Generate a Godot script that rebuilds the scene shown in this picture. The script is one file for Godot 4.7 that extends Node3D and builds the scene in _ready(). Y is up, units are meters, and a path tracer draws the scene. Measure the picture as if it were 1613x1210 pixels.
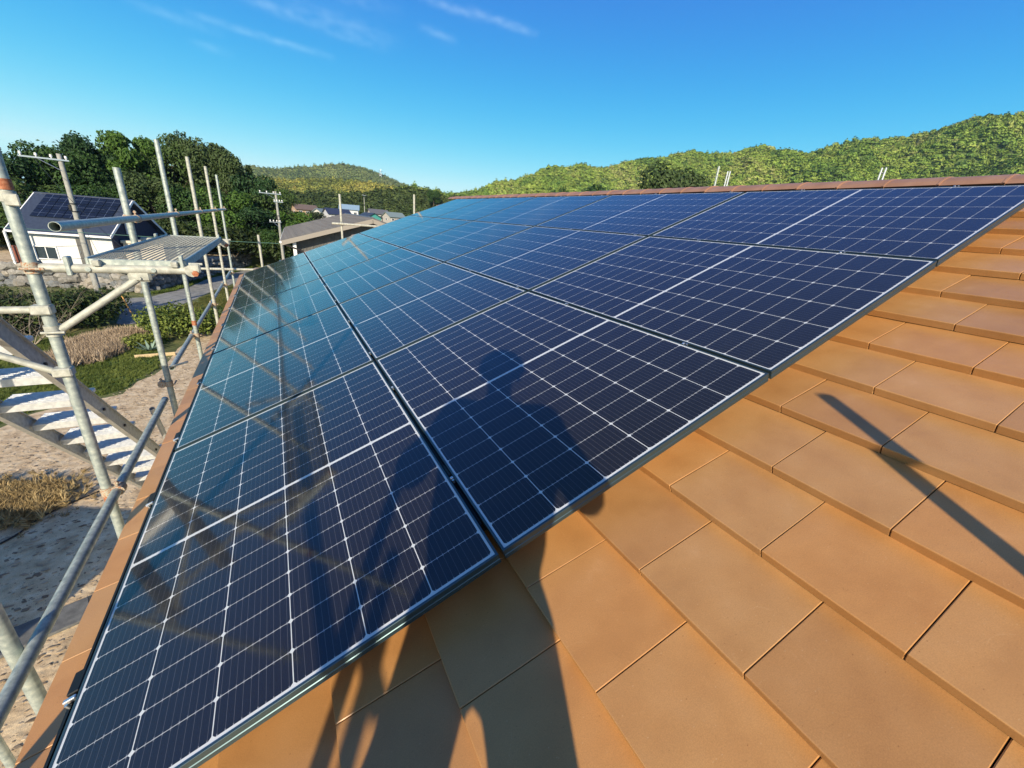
extends Node3D

# World: y up, metres. The origin is the eave-side corner of the solar array's top plane; the yard lies GY below.
# The eave runs along -z, the roof climbs towards +x at 4 in 10.
const GY := -6.0
const PITCH := 0.380506
const PL := 1.722
const PS := 1.134
const GAPU := 0.0272
const GAPV := 0.0155
var RF := Transform3D(Basis(Vector3(0, 0, 1), PITCH), Vector3.ZERO)   # roof frame: x up the slope, y off the roof, z along the eave
var rng := RandomNumberGenerator.new()
var M := {}
var used := {}

# ------------------------------------------------------------------ geometry collector
class Geo:
	var v := PackedVector3Array()
	var n := PackedVector3Array()
	var uv := PackedVector2Array()
	var c := PackedColorArray()
	var col := Color(1, 1, 1)
	func tri(a: Vector3, b: Vector3, d: Vector3) -> void:
		var m := (d - a).cross(b - a).normalized()
		for p in [a, b, d]:
			v.append(p); n.append(m); uv.append(Vector2.ZERO); c.append(col)
	func quad(a: Vector3, b: Vector3, d: Vector3, e: Vector3) -> void:
		var m := (d - a).cross(b - a).normalized()
		var ps := [a, b, d, a, d, e]
		var us := [Vector2(0, 0), Vector2(1, 0), Vector2(1, 1), Vector2(0, 0), Vector2(1, 1), Vector2(0, 1)]
		for i in 6:
			v.append(ps[i]); n.append(m); uv.append(us[i]); c.append(col)
	func squad(a: Vector3, b: Vector3, d: Vector3, e: Vector3, na: Vector3, nb: Vector3, nd: Vector3, ne: Vector3) -> void:
		var ps := [a, b, d, a, d, e]
		var ns := [na, nb, nd, na, nd, ne]
		for i in 6:
			v.append(ps[i]); n.append(ns[i]); uv.append(Vector2.ZERO); c.append(col)
	# box with chamfered edges
	func box(p: Vector3, s: Vector3, b := Basis(), ch := 0.0) -> void:
		var h := s * 0.5
		ch = minf(ch, minf(h.x, minf(h.y, h.z)) * 0.9)
		if ch <= 0.0:
			for ax in 3:
				for sg in [-1.0, 1.0]:
					var u := Vector3.ZERO; var w := Vector3.ZERO; var o := Vector3.ZERO
					o[ax] = h[ax] * sg
					u[(ax + 1) % 3] = h[(ax + 1) % 3]
					w[(ax + 2) % 3] = h[(ax + 2) % 3] * sg
					quad(p + b * (o - u - w), p + b * (o - u + w), p + b * (o + u + w), p + b * (o + u - w))
			return
		for ax in 3:
			for sg in [-1.0, 1.0]:
				var u := Vector3.ZERO; var w := Vector3.ZERO; var o := Vector3.ZERO
				o[ax] = h[ax] * sg
				u[(ax + 1) % 3] = h[(ax + 1) % 3] - ch
				w[(ax + 2) % 3] = (h[(ax + 2) % 3] - ch) * sg
				quad(p + b * (o - u - w), p + b * (o - u + w), p + b * (o + u + w), p + b * (o + u - w))
		for ax in 3:
			var a1 := (ax + 1) % 3
			var a2 := (ax + 2) % 3
			for s1 in [-1.0, 1.0]:
				for s2 in [-1.0, 1.0]:
					var q := []
					for e in [-1.0, 1.0]:
						var p1 := Vector3.ZERO
						p1[ax] = (h[ax] - ch) * e; p1[a1] = h[a1] * s1; p1[a2] = (h[a2] - ch) * s2
						var p2 := Vector3.ZERO
						p2[ax] = (h[ax] - ch) * e; p2[a1] = (h[a1] - ch) * s1; p2[a2] = h[a2] * s2
						q.append(p + b * p1); q.append(p + b * p2)
					if s1 * s2 > 0:
						quad(q[0], q[2], q[3], q[1])
					else:
						quad(q[0], q[1], q[3], q[2])
		for sx in [-1.0, 1.0]:
			for sy in [-1.0, 1.0]:
				for sz in [-1.0, 1.0]:
					var k := Vector3(sx, sy, sz)
					var a := p + b * (k * Vector3(h.x, h.y - ch, h.z - ch))
					var d := p + b * (k * Vector3(h.x - ch, h.y, h.z - ch))
					var e := p + b * (k * Vector3(h.x - ch, h.y - ch, h.z))
					if sx * sy * sz > 0:
						tri(a, e, d)
					else:
						tri(a, d, e)
	func tube(p: Vector3, q: Vector3, r0: float, r1: float, seg := 10, caps := true) -> void:
		var d := (q - p).normalized()
		var x := d.cross(Vector3(0, 1, 0) if absf(d.y) < 0.9 else Vector3(1, 0, 0)).normalized()
		var y := d.cross(x)
		for i in seg:
			var a := TAU * i / seg
			var e := TAU * (i + 1) / seg
			var na := x * cos(a) + y * sin(a)
			var ne := x * cos(e) + y * sin(e)
			squad(p + na * r0, q + na * r1, q + ne * r1, p + ne * r0, na, na, ne, ne)
			if caps:
				tri(p, p + na * r0, p + ne * r0)
				tri(q, q + ne * r1, q + na * r1)
	# open pipe with a wall
	func pipe(p: Vector3, q: Vector3, r := 0.0243, seg := 16) -> void:
		var d := (q - p).normalized()
		tube(p, q, r, r, seg, false)
		var x := d.cross(Vector3(0, 1, 0) if absf(d.y) < 0.9 else Vector3(1, 0, 0)).normalized()
		var y := d.cross(x)
		var ri := r - 0.0026
		for i in seg:
			var na := x * cos(TAU * i / seg) + y * sin(TAU * i / seg)
			var ne := x * cos(TAU * (i + 1) / seg) + y * sin(TAU * (i + 1) / seg)
			squad(p + na * ri, p + ne * ri, q + ne * ri, q + na * ri, -na, -ne, -ne, -na)
			quad(p + na * ri, p + ne * ri, p + ne * r, p + na * r)
			quad(q + na * r, q + ne * r, q + ne * ri, q + na * ri)
	# prism: outline in the plane of b.x, b.y, pushed along b.z
	func prism(pts: PackedVector2Array, o: Vector3, b: Basis, depth: float) -> void:
		if not Geometry2D.is_polygon_clockwise(pts):
			pts = pts.duplicate(); pts.reverse()
		var t := Geometry2D.triangulate_polygon(pts)
		var k := pts.size()
		for i in range(0, t.size(), 3):
			var q := []
			for j in 3:
				var w := pts[t[i + j]]
				q.append(o + b.x * w.x + b.y * w.y)
			var up: bool = (q[2] - q[0]).cross(q[1] - q[0]).dot(b.z) < 0
			if up:
				tri(q[0], q[1], q[2]); tri(q[0] + b.z * depth, q[2] + b.z * depth, q[1] + b.z * depth)
			else:
				tri(q[0], q[2], q[1]); tri(q[0] + b.z * depth, q[1] + b.z * depth, q[2] + b.z * depth)
		for i in k:
			var w0 := pts[i]
			var w1 := pts[(i + 1) % k]
			var a := o + b.x * w0.x + b.y * w0.y
			var e := o + b.x * w1.x + b.y * w1.y
			quad(a, e, e + b.z * depth, a + b.z * depth)
	func mesh(with_color := false) -> ArrayMesh:
		var a := []
		a.resize(Mesh.ARRAY_MAX)
		a[Mesh.ARRAY_VERTEX] = v
		a[Mesh.ARRAY_NORMAL] = n
		a[Mesh.ARRAY_TEX_UV] = uv
		if with_color:
			a[Mesh.ARRAY_COLOR] = c
		var m := ArrayMesh.new()
		m.add_surface_from_arrays(Mesh.PRIMITIVE_TRIANGLES, a)
		return m

# ------------------------------------------------------------------ naming and adding
func numbered(called: String) -> String:
	if not used.has(called):
		used[called] = 0
		return called
	used[called] += 1
	return "%s_%03d" % [called, used[called]]

func tag(o: Node, label: String, category: String, group := "", kind := "") -> Node:
	if label: o.set_meta("label", label)
	if category: o.set_meta("category", category)
	if group: o.set_meta("group", group)
	if kind: o.set_meta("kind", kind)
	return o

func thing(called: String, label: String, category: String, at := Transform3D(), group := "") -> Node3D:
	var o := Node3D.new()
	o.name = numbered(called)
	add_child(o)
	o.transform = at
	tag(o, label, category, group)
	return o

func obj(called: String, g, m: Material, parent: Node = self, at := Transform3D()) -> MeshInstance3D:
	var o := MeshInstance3D.new()
	o.mesh = g.mesh(m is StandardMaterial3D and m.vertex_color_use_as_albedo) if g is Geo else g
	o.material_override = m
	o.name = numbered(called) if parent == self else called
	parent.add_child(o, true)
	o.transform = at
	return o

func structure(called: String, g, m: Material, parent: Node = self) -> MeshInstance3D:
	var o := obj(called, g, m, parent)
	o.set_meta("kind", "structure")
	return o

func scatter(called: String, mesh: Mesh, m: Material, xf: Array, cols: Array, parent: Node = self) -> MultiMeshInstance3D:
	var mm := MultiMesh.new()
	mm.transform_format = MultiMesh.TRANSFORM_3D
	mm.use_colors = cols.size() > 0
	mm.mesh = mesh
	mm.instance_count = xf.size()
	for i in xf.size():
		mm.set_instance_transform(i, xf[i])
		if cols.size(): mm.set_instance_color(i, cols[i])
	var o := MultiMeshInstance3D.new()
	o.multimesh = mm
	o.material_override = m
	o.name = numbered(called) if parent == self else called
	o.set_meta("kind", "stuff")
	parent.add_child(o, true)
	return o

# ------------------------------------------------------------------ materials
func srgb(r: float, g: float, b: float) -> Color:
	return Color(r / 255.0, g / 255.0, b / 255.0)

func mat(c: Color, rough := 0.7, metal := 0.0, spec := 0.5) -> StandardMaterial3D:
	var m := StandardMaterial3D.new()
	m.albedo_color = c
	m.roughness = rough
	m.metallic = metal
	m.metallic_specular = spec
	return m

func noise_field(size: int, freq: float, seed_: int, oct := 4, kind := FastNoiseLite.TYPE_SIMPLEX_SMOOTH) -> PackedByteArray:
	var f := FastNoiseLite.new()
	f.seed = seed_
	f.noise_type = kind
	f.frequency = freq
	f.fractal_octaves = oct
	var im := f.get_seamless_image(size, size)
	im.convert(Image.FORMAT_L8)
	return im.get_data()

# colours blended by noise: stops = [[position, colour], ...]; a second, finer noise jitters the brightness
func noise_tex(size: int, freq: float, seed_: int, stops: Array, fine := 0.0, fine_freq := 0.2, kind := FastNoiseLite.TYPE_SIMPLEX_SMOOTH) -> ImageTexture:
	var a := noise_field(size, freq, seed_, 5, kind)
	var b := noise_field(size, fine_freq, seed_ + 7, 2)
	var gr := Gradient.new()
	gr.offsets = PackedFloat32Array(stops.map(func(s): return s[0]))
	gr.colors = PackedColorArray(stops.map(func(s): return s[1]))
	var lut := []
	for i in 256: lut.append(gr.sample(i / 255.0))
	var d := PackedByteArray()
	d.resize(size * size * 3)
	for i in size * size:
		var c: Color = lut[a[i]]
		var k := 1.0 + fine * (b[i] / 127.5 - 1.0)
		d[i * 3] = clampi(int(c.r * k * 255.0), 0, 255)
		d[i * 3 + 1] = clampi(int(c.g * k * 255.0), 0, 255)
		d[i * 3 + 2] = clampi(int(c.b * k * 255.0), 0, 255)
	var im := Image.create_from_data(size, size, false, Image.FORMAT_RGB8, d)
	return ImageTexture.create_from_image(im)

func grey_tex(size: int, freq: float, seed_: int, lo := 0.0, hi := 1.0, oct := 4, kind := FastNoiseLite.TYPE_SIMPLEX_SMOOTH) -> ImageTexture:
	var a := noise_field(size, freq, seed_, oct, kind)
	for i in a.size():
		a[i] = clampi(int((lo + (hi - lo) * a[i] / 255.0) * 255.0), 0, 255)
	return ImageTexture.create_from_image(Image.create_from_data(size, size, false, Image.FORMAT_L8, a))

func tri_map(m: StandardMaterial3D, scale: float, world := true) -> StandardMaterial3D:
	m.uv1_triplanar = true
	m.uv1_world_triplanar = world
	m.uv1_scale = Vector3.ONE * scale
	return m

func textured(t: Texture2D, scale: float, rough := 0.8, bump: Texture2D = null, bump_cm := 0.0) -> StandardMaterial3D:
	var m := mat(Color.WHITE, rough)
	m.albedo_texture = t
	if bump:
		m.heightmap_enabled = true
		m.heightmap_texture = bump
		m.heightmap_scale = bump_cm
	return tri_map(m, scale)

func leafy() -> StandardMaterial3D:
	var m := mat(Color.WHITE, 0.6, 0.0, 0.35)
	m.vertex_color_use_as_albedo = true
	m.backlight_enabled = true
	m.backlight = Color(0.35, 0.38, 0.2)
	return m

func build_materials() -> void:
	# roof tile: fired, glazed brown; faint blotches, grit, pale scuffs and scratches; four takes of one glaze
	var tn := noise_tex(1024, 0.007, 11, [[0.0, srgb(169, 123, 73)], [0.5, srgb(180, 134, 82)], [0.8, srgb(183, 138, 87)], [1.0, srgb(191, 147, 99)]], 0.11, 0.5)
	var ti := tn.get_image()
	var tr := RandomNumberGenerator.new()
	tr.seed = 17
	for i in 1500:
		var c := srgb(206, 172, 130) if tr.randf() < 0.6 else srgb(118, 78, 40)
		ti.fill_rect(Rect2i(tr.randi() % 1022, tr.randi() % 1022, 1 + tr.randi() % 2, 1), ti.get_pixel(0, 0).lerp(c, tr.randf_range(0.25, 0.9)))
	for i in 70:
		var p := Vector2(tr.randf() * 1000.0, tr.randf() * 1000.0)
		var d := Vector2.from_angle(tr.randf() * TAU)
		var bend := tr.randf_range(-0.05, 0.05)
		for k in 12 + tr.randi() % 40:
			var q := Vector2i(posmod(int(p.x), 1024), posmod(int(p.y), 1024))
			if tr.randf() < 0.7: ti.set_pixelv(q, ti.get_pixelv(q).lerp(srgb(204, 168, 126), 0.35))
			p += d
			d = d.rotated(bend)
	var tt := ImageTexture.create_from_image(ti)
	var tb := grey_tex(512, 0.012, 5)
	var tg := grey_tex(512, 0.02, 21, 0.78, 1.0)
	M.tile = []
	for i in 4:
		var m := textured(tt, 0.7, 0.46, tb, 0.15)
		m.roughness_texture = tg
		m.metallic_specular = 0.55
		m.uv1_offset = Vector3(0.23, 0.41, 0.67) * i
		m.albedo_color = [Color(1, 1, 1), Color(0.94, 0.93, 0.925), Color(1, 0.975, 0.94), Color(0.975, 0.985, 1.0)][i]
		M.tile.append(m)
	M.ridge = textured(noise_tex(512, 0.008, 12, [[0.0, srgb(138, 102, 78)], [0.5, srgb(152, 114, 90)], [1.0, srgb(168, 132, 108)]], 0.06, 0.25), 0.9, 0.5)
	M.underlay = mat(srgb(70, 66, 62), 0.9)
	# solar panel
	M.frame = mat(srgb(196, 202, 204), 0.34, 0.9)
	M.panel_frame = mat(srgb(72, 92, 98), 0.36, 0.7)
	M.backsheet = mat(srgb(208, 213, 213), 0.6)
	M.rail = mat(srgb(26, 28, 30), 0.45, 0.5)
	M.clamp = mat(srgb(206, 210, 210), 0.35, 0.9)
	var w := 364
	var d := PackedByteArray()
	d.resize(w * 64 * 3)
	for y in 64:
		for x in w:
			var k := 0.0
			var pos := fposmod(x + 0.5 - w / 20.0, w / 10.0)
			if pos < 1.0: k = 0.85
			if (y < 3 or y > 60) and (pos < 2.4 or pos > w / 10.0 - 1.7): k = 1.0
			var fin := 0.10 if y % 4 == 0 else 0.0
			var c := Color(0.042, 0.041, 0.060).lerp(Color(0.56, 0.57, 0.60), maxf(k, fin * 0.3))
			var at := (y * w + x) * 3
			d[at] = int(c.r * 255); d[at + 1] = int(c.g * 255); d[at + 2] = int(c.b * 255)
	M.cell = mat(Color.WHITE, 0.5, 0.0, 0.3)
	M.cell.albedo_texture = ImageTexture.create_from_image(Image.create_from_data(w, 64, false, Image.FORMAT_RGB8, d))
	M.glass = mat(Color(0.88, 0.85, 0.80, 0.012), 0.08)
	M.glass.transparency = BaseMaterial3D.TRANSPARENCY_ALPHA
	# scaffold
	var zinc := noise_tex(512, 0.02, 31, [[0.0, srgb(128, 140, 138)], [0.5, srgb(164, 174, 168)], [0.8, srgb(186, 194, 184)], [1.0, srgb(206, 206, 188)]], 0.1, 0.3)
	M.zinc = textured(zinc, 2.3, 0.5)
	M.zinc.metallic = 0.35
	var oldz := noise_tex(512, 0.02, 33, [[0.0, srgb(140, 142, 132)], [0.5, srgb(174, 176, 164)], [0.85, srgb(194, 194, 182)], [1.0, srgb(150, 124, 98)]], 0.12, 0.3)
	M.old_zinc = textured(oldz, 2.0, 0.62)
	M.old_zinc.metallic = 0.15
	M.rusty_zinc = textured(noise_tex(256, 0.035, 34, [[0.0, srgb(150, 152, 140)], [0.52, srgb(176, 172, 152)], [0.6, srgb(160, 110, 76)], [1.0, srgb(146, 78, 46)]], 0.15, 0.3), 9.0, 0.75)
	M.rust = textured(noise_tex(256, 0.03, 35, [[0.0, srgb(112, 68, 46)], [0.5, srgb(160, 98, 66)], [1.0, srgb(196, 158, 128)]], 0.2, 0.3), 6.0, 0.85)
	M.alu = textured(noise_tex(256, 0.03, 37, [[0.0, srgb(186, 190, 192)], [1.0, srgb(226, 228, 226)]], 0.05, 0.3), 3.0, 0.42)
	M.alu.metallic = 0.45
	M.stringer = textured(noise_tex(256, 0.03, 38, [[0.0, srgb(158, 160, 158)], [1.0, srgb(196, 198, 194)]], 0.08, 0.3), 3.0, 0.5)
	M.stringer.metallic = 0.4
	# ground
	M.soil = textured(noise_tex(1024, 0.01, 41, [[0.0, srgb(156, 134, 104)], [0.35, srgb(190, 168, 134)], [0.7, srgb(206, 186, 152)], [1.0, srgb(218, 202, 172)]], 0.22, 0.3), 0.22, 0.95, grey_tex(512, 0.04, 43), 1.6)
	M.field = textured(noise_tex(1024, 0.012, 45, [[0.0, srgb(62, 72, 36)], [0.5, srgb(92, 100, 52)], [0.8, srgb(118, 116, 70)], [1.0, srgb(140, 130, 92)]], 0.3, 0.25), 0.06, 0.95, grey_tex(512, 0.04, 43), 6.0)
	M.turf = textured(noise_tex(512, 0.02, 47, [[0.0, srgb(52, 74, 24)], [0.6, srgb(78, 104, 36)], [1.0, srgb(120, 118, 66)]], 0.3, 0.25), 0.35, 0.95)
	M.road = textured(noise_tex(1024, 0.012, 49, [[0.0, srgb(104, 106, 106)], [0.5, srgb(134, 136, 134)], [1.0, srgb(166, 166, 160)]], 0.16, 0.25), 0.14, 0.9)
	M.slab = textured(noise_tex(256, 0.02, 50, [[0.0, srgb(84, 86, 86)], [1.0, srgb(116, 118, 116)]], 0.12, 0.25), 1.0, 0.9)
	M.hill = textured(noise_tex(512, 0.02, 51, [[0.0, srgb(58, 76, 34)], [0.6, srgb(86, 106, 46)], [1.0, srgb(112, 122, 60)]], 0.3, 0.25), 0.02, 0.95)
	M.stone = []
	for i in 4:
		M.stone.append(textured(noise_tex(256, 0.02, 60 + i, [[0.0, [srgb(92, 92, 88), srgb(112, 110, 104), srgb(78, 82, 84), srgb(122, 116, 106)][i]], [1.0, [srgb(152, 150, 144), srgb(170, 168, 160), srgb(134, 138, 138), srgb(172, 166, 152)][i]]], 0.2, 0.3), 0.7, 0.92))
	M.wood = textured(noise_tex(256, 0.02, 70, [[0.0, srgb(176, 152, 112)], [1.0, srgb(214, 194, 152)]], 0.1, 0.3), 2.0, 0.8)
	M.bark = textured(noise_tex(256, 0.03, 71, [[0.0, srgb(62, 54, 44)], [1.0, srgb(112, 100, 84)]], 0.2, 0.3), 1.5, 0.95)
	M.twig = textured(noise_tex(256, 0.03, 72, [[0.0, srgb(128, 118, 100)], [1.0, srgb(176, 166, 146)]], 0.2, 0.3), 2.0, 0.95)
	M.concrete = textured(noise_tex(256, 0.02, 73, [[0.0, srgb(136, 138, 132)], [1.0, srgb(172, 172, 164)]], 0.08, 0.3), 0.8, 0.85)
	M.cable = mat(srgb(28, 30, 32), 0.6)
	M.green_cable = mat(srgb(70, 110, 100), 0.6)
	M.agave = mat(srgb(128, 150, 130), 0.6)
	M.leaf = leafy()
	M.straw = mat(Color.WHITE, 0.8)
	M.straw.vertex_color_use_as_albedo = true
	# buildings
	M.white_wall = textured(noise_tex(256, 0.02, 80, [[0.0, srgb(194, 196, 194)], [1.0, srgb(216, 217, 214)]], 0.03, 0.3), 0.5, 0.85)
	M.cream_wall = textured(noise_tex(256, 0.02, 81, [[0.0, srgb(196, 186, 164)], [1.0, srgb(216, 206, 186)]], 0.04, 0.3), 0.5, 0.85)
	M.navy_wall = textured(noise_tex(256, 0.02, 82, [[0.0, srgb(24, 30, 54)], [1.0, srgb(36, 44, 72)]], 0.06, 0.3), 0.5, 0.7)
	M.navy_tile = textured(noise_tex(256, 0.03, 83, [[0.0, srgb(40, 47, 62)], [1.0, srgb(62, 72, 90)]], 0.1, 0.3), 0.6, 0.45)
	M.dark_cell = mat(srgb(22, 24, 34), 0.16, 0.0, 0.6)
	M.trim = mat(srgb(226, 228, 228), 0.5)
	M.dark_trim = mat(srgb(48, 44, 44), 0.6)
	M.pane = mat(srgb(46, 58, 66), 0.08, 0.0, 0.6)
	M.seam_roof = textured(noise_tex(512, 0.02, 85, [[0.0, srgb(78, 78, 82)], [1.0, srgb(104, 104, 106)]], 0.06, 0.3), 0.25, 0.5)
	M.grey_wall = textured(noise_tex(256, 0.02, 86, [[0.0, srgb(74, 74, 72)], [1.0, srgb(98, 98, 94)]], 0.06, 0.3), 0.5, 0.6)
	M.verge = mat(srgb(140, 134, 124), 0.6)
	M.brick_red = mat(srgb(120, 70, 54), 0.8)
	# person
	M.cloth = mat(Color.WHITE, 0.85)
	M.cloth.vertex_color_use_as_albedo = true
	M.hair = mat(srgb(24, 20, 18), 0.6)
	M.phone = mat(srgb(30, 32, 36), 0.25)

# ------------------------------------------------------------------ sky, sun, camera
func sun_dir() -> Vector3:
	var az := deg_to_rad(28.6)
	var el := deg_to_rad(24.5)
	return Vector3(cos(el) * sin(az), -sin(el), -cos(el) * cos(az))

func sky_panorama() -> ImageTexture:
	var w := 1536
	var h := 768
	var f := FastNoiseLite.new()
	f.seed = 5
	f.frequency = 1.0
	f.fractal_octaves = 4
	var im := Image.create(w, h, false, Image.FORMAT_RGBF)
	var to_sun := -sun_dir()
	# high thin streaks of cloud: [azimuth, elevation] of both ends in degrees, half width, strength
	var streaks := []
	var r := RandomNumberGenerator.new()
	r.seed = 8
	for s in [[-9.5, 15.2, -2.5, 14.6, 0.30, 0.07], [-5.0, 15.5, 7.5, 14.8, 0.22, 0.13], [-1.0, 17.9, 5.5, 17.2, 0.4, 0.10], [3.0, 18.2, 14.0, 17.2, 0.7, 0.07], [5.0, 17.0, 13.0, 16.4, 0.35, 0.06], [16.5, 18.7, 20.6, 18.0, 0.3, 0.10], [16.5, 21.0, 24.0, 20.1, 0.3, 0.12], [22.0, 20.7, 29.6, 19.4, 0.28, 0.16], [-5.3, 13.4, -2.0, 13.2, 0.25, 0.06], [4.0, 20.4, 14.0, 19.6, 0.8, 0.05]]:
		streaks.append([Vector2(s[0], s[1]), Vector2(s[2], s[3]), s[4], s[5]])
	for i in 60:
		var a := Vector2(r.randf_range(-180, 180), r.randf_range(22, 70))
		if a.x > -60 and a.x < 110 and a.y < 32: continue
		streaks.append([a, a + Vector2(r.randf_range(5, 10), r.randf_range(-6, -3)), r.randf_range(0.3, 0.8), r.randf_range(0.04, 0.10)])
	for y in h:
		var el := PI * (0.5 - (y + 0.5) / h)
		var sy := maxf(sin(el), 0.0)
		var c := Color(minf(0.42, 0.030 + 1.0 * pow(1.0 - sy, 14.5)), minf(0.71, 0.100 + 0.77 * pow(1.0 - sy, 4.6)), 0.19 + 0.55 * (1.0 - sy))
		if el < 0: c = Color(0.16, 0.17, 0.14)
		var near := streaks.filter(func(s): return absf((s[0].y + s[1].y) * 0.5 - rad_to_deg(el)) < s[2] * 3.0 + absf(s[0].y - s[1].y) * 0.5)
		for x in w:
			var add := 0.0
			if near.size():
				var az := fposmod((x + 0.5) / w * 360.0 + 180.0, 360.0) - 180.0
				var p := Vector2(az, rad_to_deg(el))
				for s in near:
					if absf(s[0].x - az) > 14.0: continue
					var q := Geometry2D.get_closest_point_to_segment(p, s[0], s[1])
					var dd: float = (p - q).length() / s[2]
					if dd < 3.0:
						var along: float = clampf((q - s[0]).length() / (s[1] - s[0]).length(), 0, 1)
						add += s[3] * exp(-dd * dd) * (0.6 + 0.8 * f.get_noise_2d(p.x * 0.5, p.y * 1.6)) * sin(PI * (0.08 + 0.84 * along))
			# the bright air round the sun
			var glow := 0.0
			if el > 0.0 and absf(fposmod((x + 0.5) / w * 360.0 - 28.6, 360.0) - 180.0) < 100.0:
				var aa := (x + 0.5) / w * TAU
				var dd := Vector3(cos(el) * sin(aa), sin(el), -cos(el) * cos(aa))
				var off := rad_to_deg(dd.angle_to(to_sun))
				glow = 0.6 * exp(-off * off / 480.0) + 1.2 * exp(-off / 5.0)
			im.set_pixel(x, y, Color(c.r + add + glow, c.g + add + glow * 0.94, c.b + add * 0.6 + glow * 0.84))
	return ImageTexture.create_from_image(im)

func light_and_camera() -> void:
	var cam := Camera3D.new()
	cam.name = "camera"
	cam.fov = 86.66
	cam.near = 0.02
	cam.far = 6000.0
	var right := Vector3(0.8767258, 0.07929938, 0.47440857)
	var up := Vector3(0.10888208, 0.92799205, -0.35633614)
	var fwd := Vector3(0.46850461, -0.36406368, -0.80496029)
	cam.transform = Transform3D(Basis(right, up, -fwd).orthonormalized(), Vector3(0.60773515, 1.27488639, 0.76025075))
	add_child(cam)
	cam.current = true
	var sun := DirectionalLight3D.new()
	sun.name = "sun"
	sun.light_energy = 1.5
	sun.light_color = Color(1.0, 0.93, 0.82)
	sun.light_angular_distance = 0.53
	sun.shadow_enabled = true
	sun.transform = Transform3D(Basis.looking_at(sun_dir(), Vector3.UP), Vector3(-20, 30, 40))
	add_child(sun)
	var env := Environment.new()
	env.background_mode = Environment.BG_SKY
	var sky := Sky.new()
	var sm := PanoramaSkyMaterial.new()
	sm.panorama = sky_panorama()
	sky.sky_material = sm
	env.sky = sky
	env.ambient_light_source = Environment.AMBIENT_SOURCE_SKY
	env.tonemap_mode = Environment.TONE_MAPPER_LINEAR
	env.tonemap_exposure = 1.5
	env.sdfgi_enabled = true
	env.ssao_enabled = true
	env.ssil_enabled = true
	env.fog_enabled = true
	env.fog_density = 0.0001
	env.fog_light_color = Color(0.72, 0.84, 0.95)
	var we := WorldEnvironment.new()
	we.name = "world_environment"
	we.environment = env
	add_child(we)

# ------------------------------------------------------------------ the roof underfoot
const TILE_W := 0.3035
const TILE_E := 0.2765
const ROOF_H := -0.143       # bed of the tiles below the array's top plane
const RIDGE_X := 4.72
const Z_FAR := -9.75
const Z_NEAR := 1.42

func tile_mesh() -> ArrayMesh:
	var g := Geo.new()
	var prof := [Vector2(0.003, 0.003), Vector2(0.0, 0.0315), Vector2(0.0007, 0.0331), Vector2(0.0022, 0.0340), Vector2(0.07, 0.0262), Vector2(0.18, 0.0124), Vector2(0.31, -0.0028)]
	var zs := [[0.0, 0.0016], [-0.0016, 0.0], [-TILE_W * 0.5, -0.0006], [-(TILE_W - 0.0038), 0.0], [-(TILE_W - 0.0022), 0.0016]]
	var at := func(i: int, j: int) -> Vector3:
		var p: Vector2 = prof[i]
		return Vector3(p.x + (zs[j][1] if i < 4 else 0.0), p.y - (zs[j][1] if i > 0 else 0.0), zs[j][0])
	for j in zs.size() - 1:
		for i in prof.size() - 1:
			g.quad(at.call(i, j), at.call(i + 1, j), at.call(i + 1, j + 1), at.call(i, j + 1))
	for j in [0, zs.size() - 1]:
		for i in range(1, prof.size() - 1):
			var a: Vector3 = at.call(i, j)
			var b: Vector3 = at.call(i + 1, j)
			var dn := Vector3(0, -0.016, 0)
			if j == 0: g.quad(a, a + dn, b + dn, b)
			else: g.quad(a, b, b + dn, a + dn)
	g.quad(at.call(0, 0), at.call(0, 4), at.call(0, 4) + Vector3(0.02, 0.004, 0), at.call(0, 0) + Vector3(0.02, 0.004, 0))
	return g.mesh()

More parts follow.
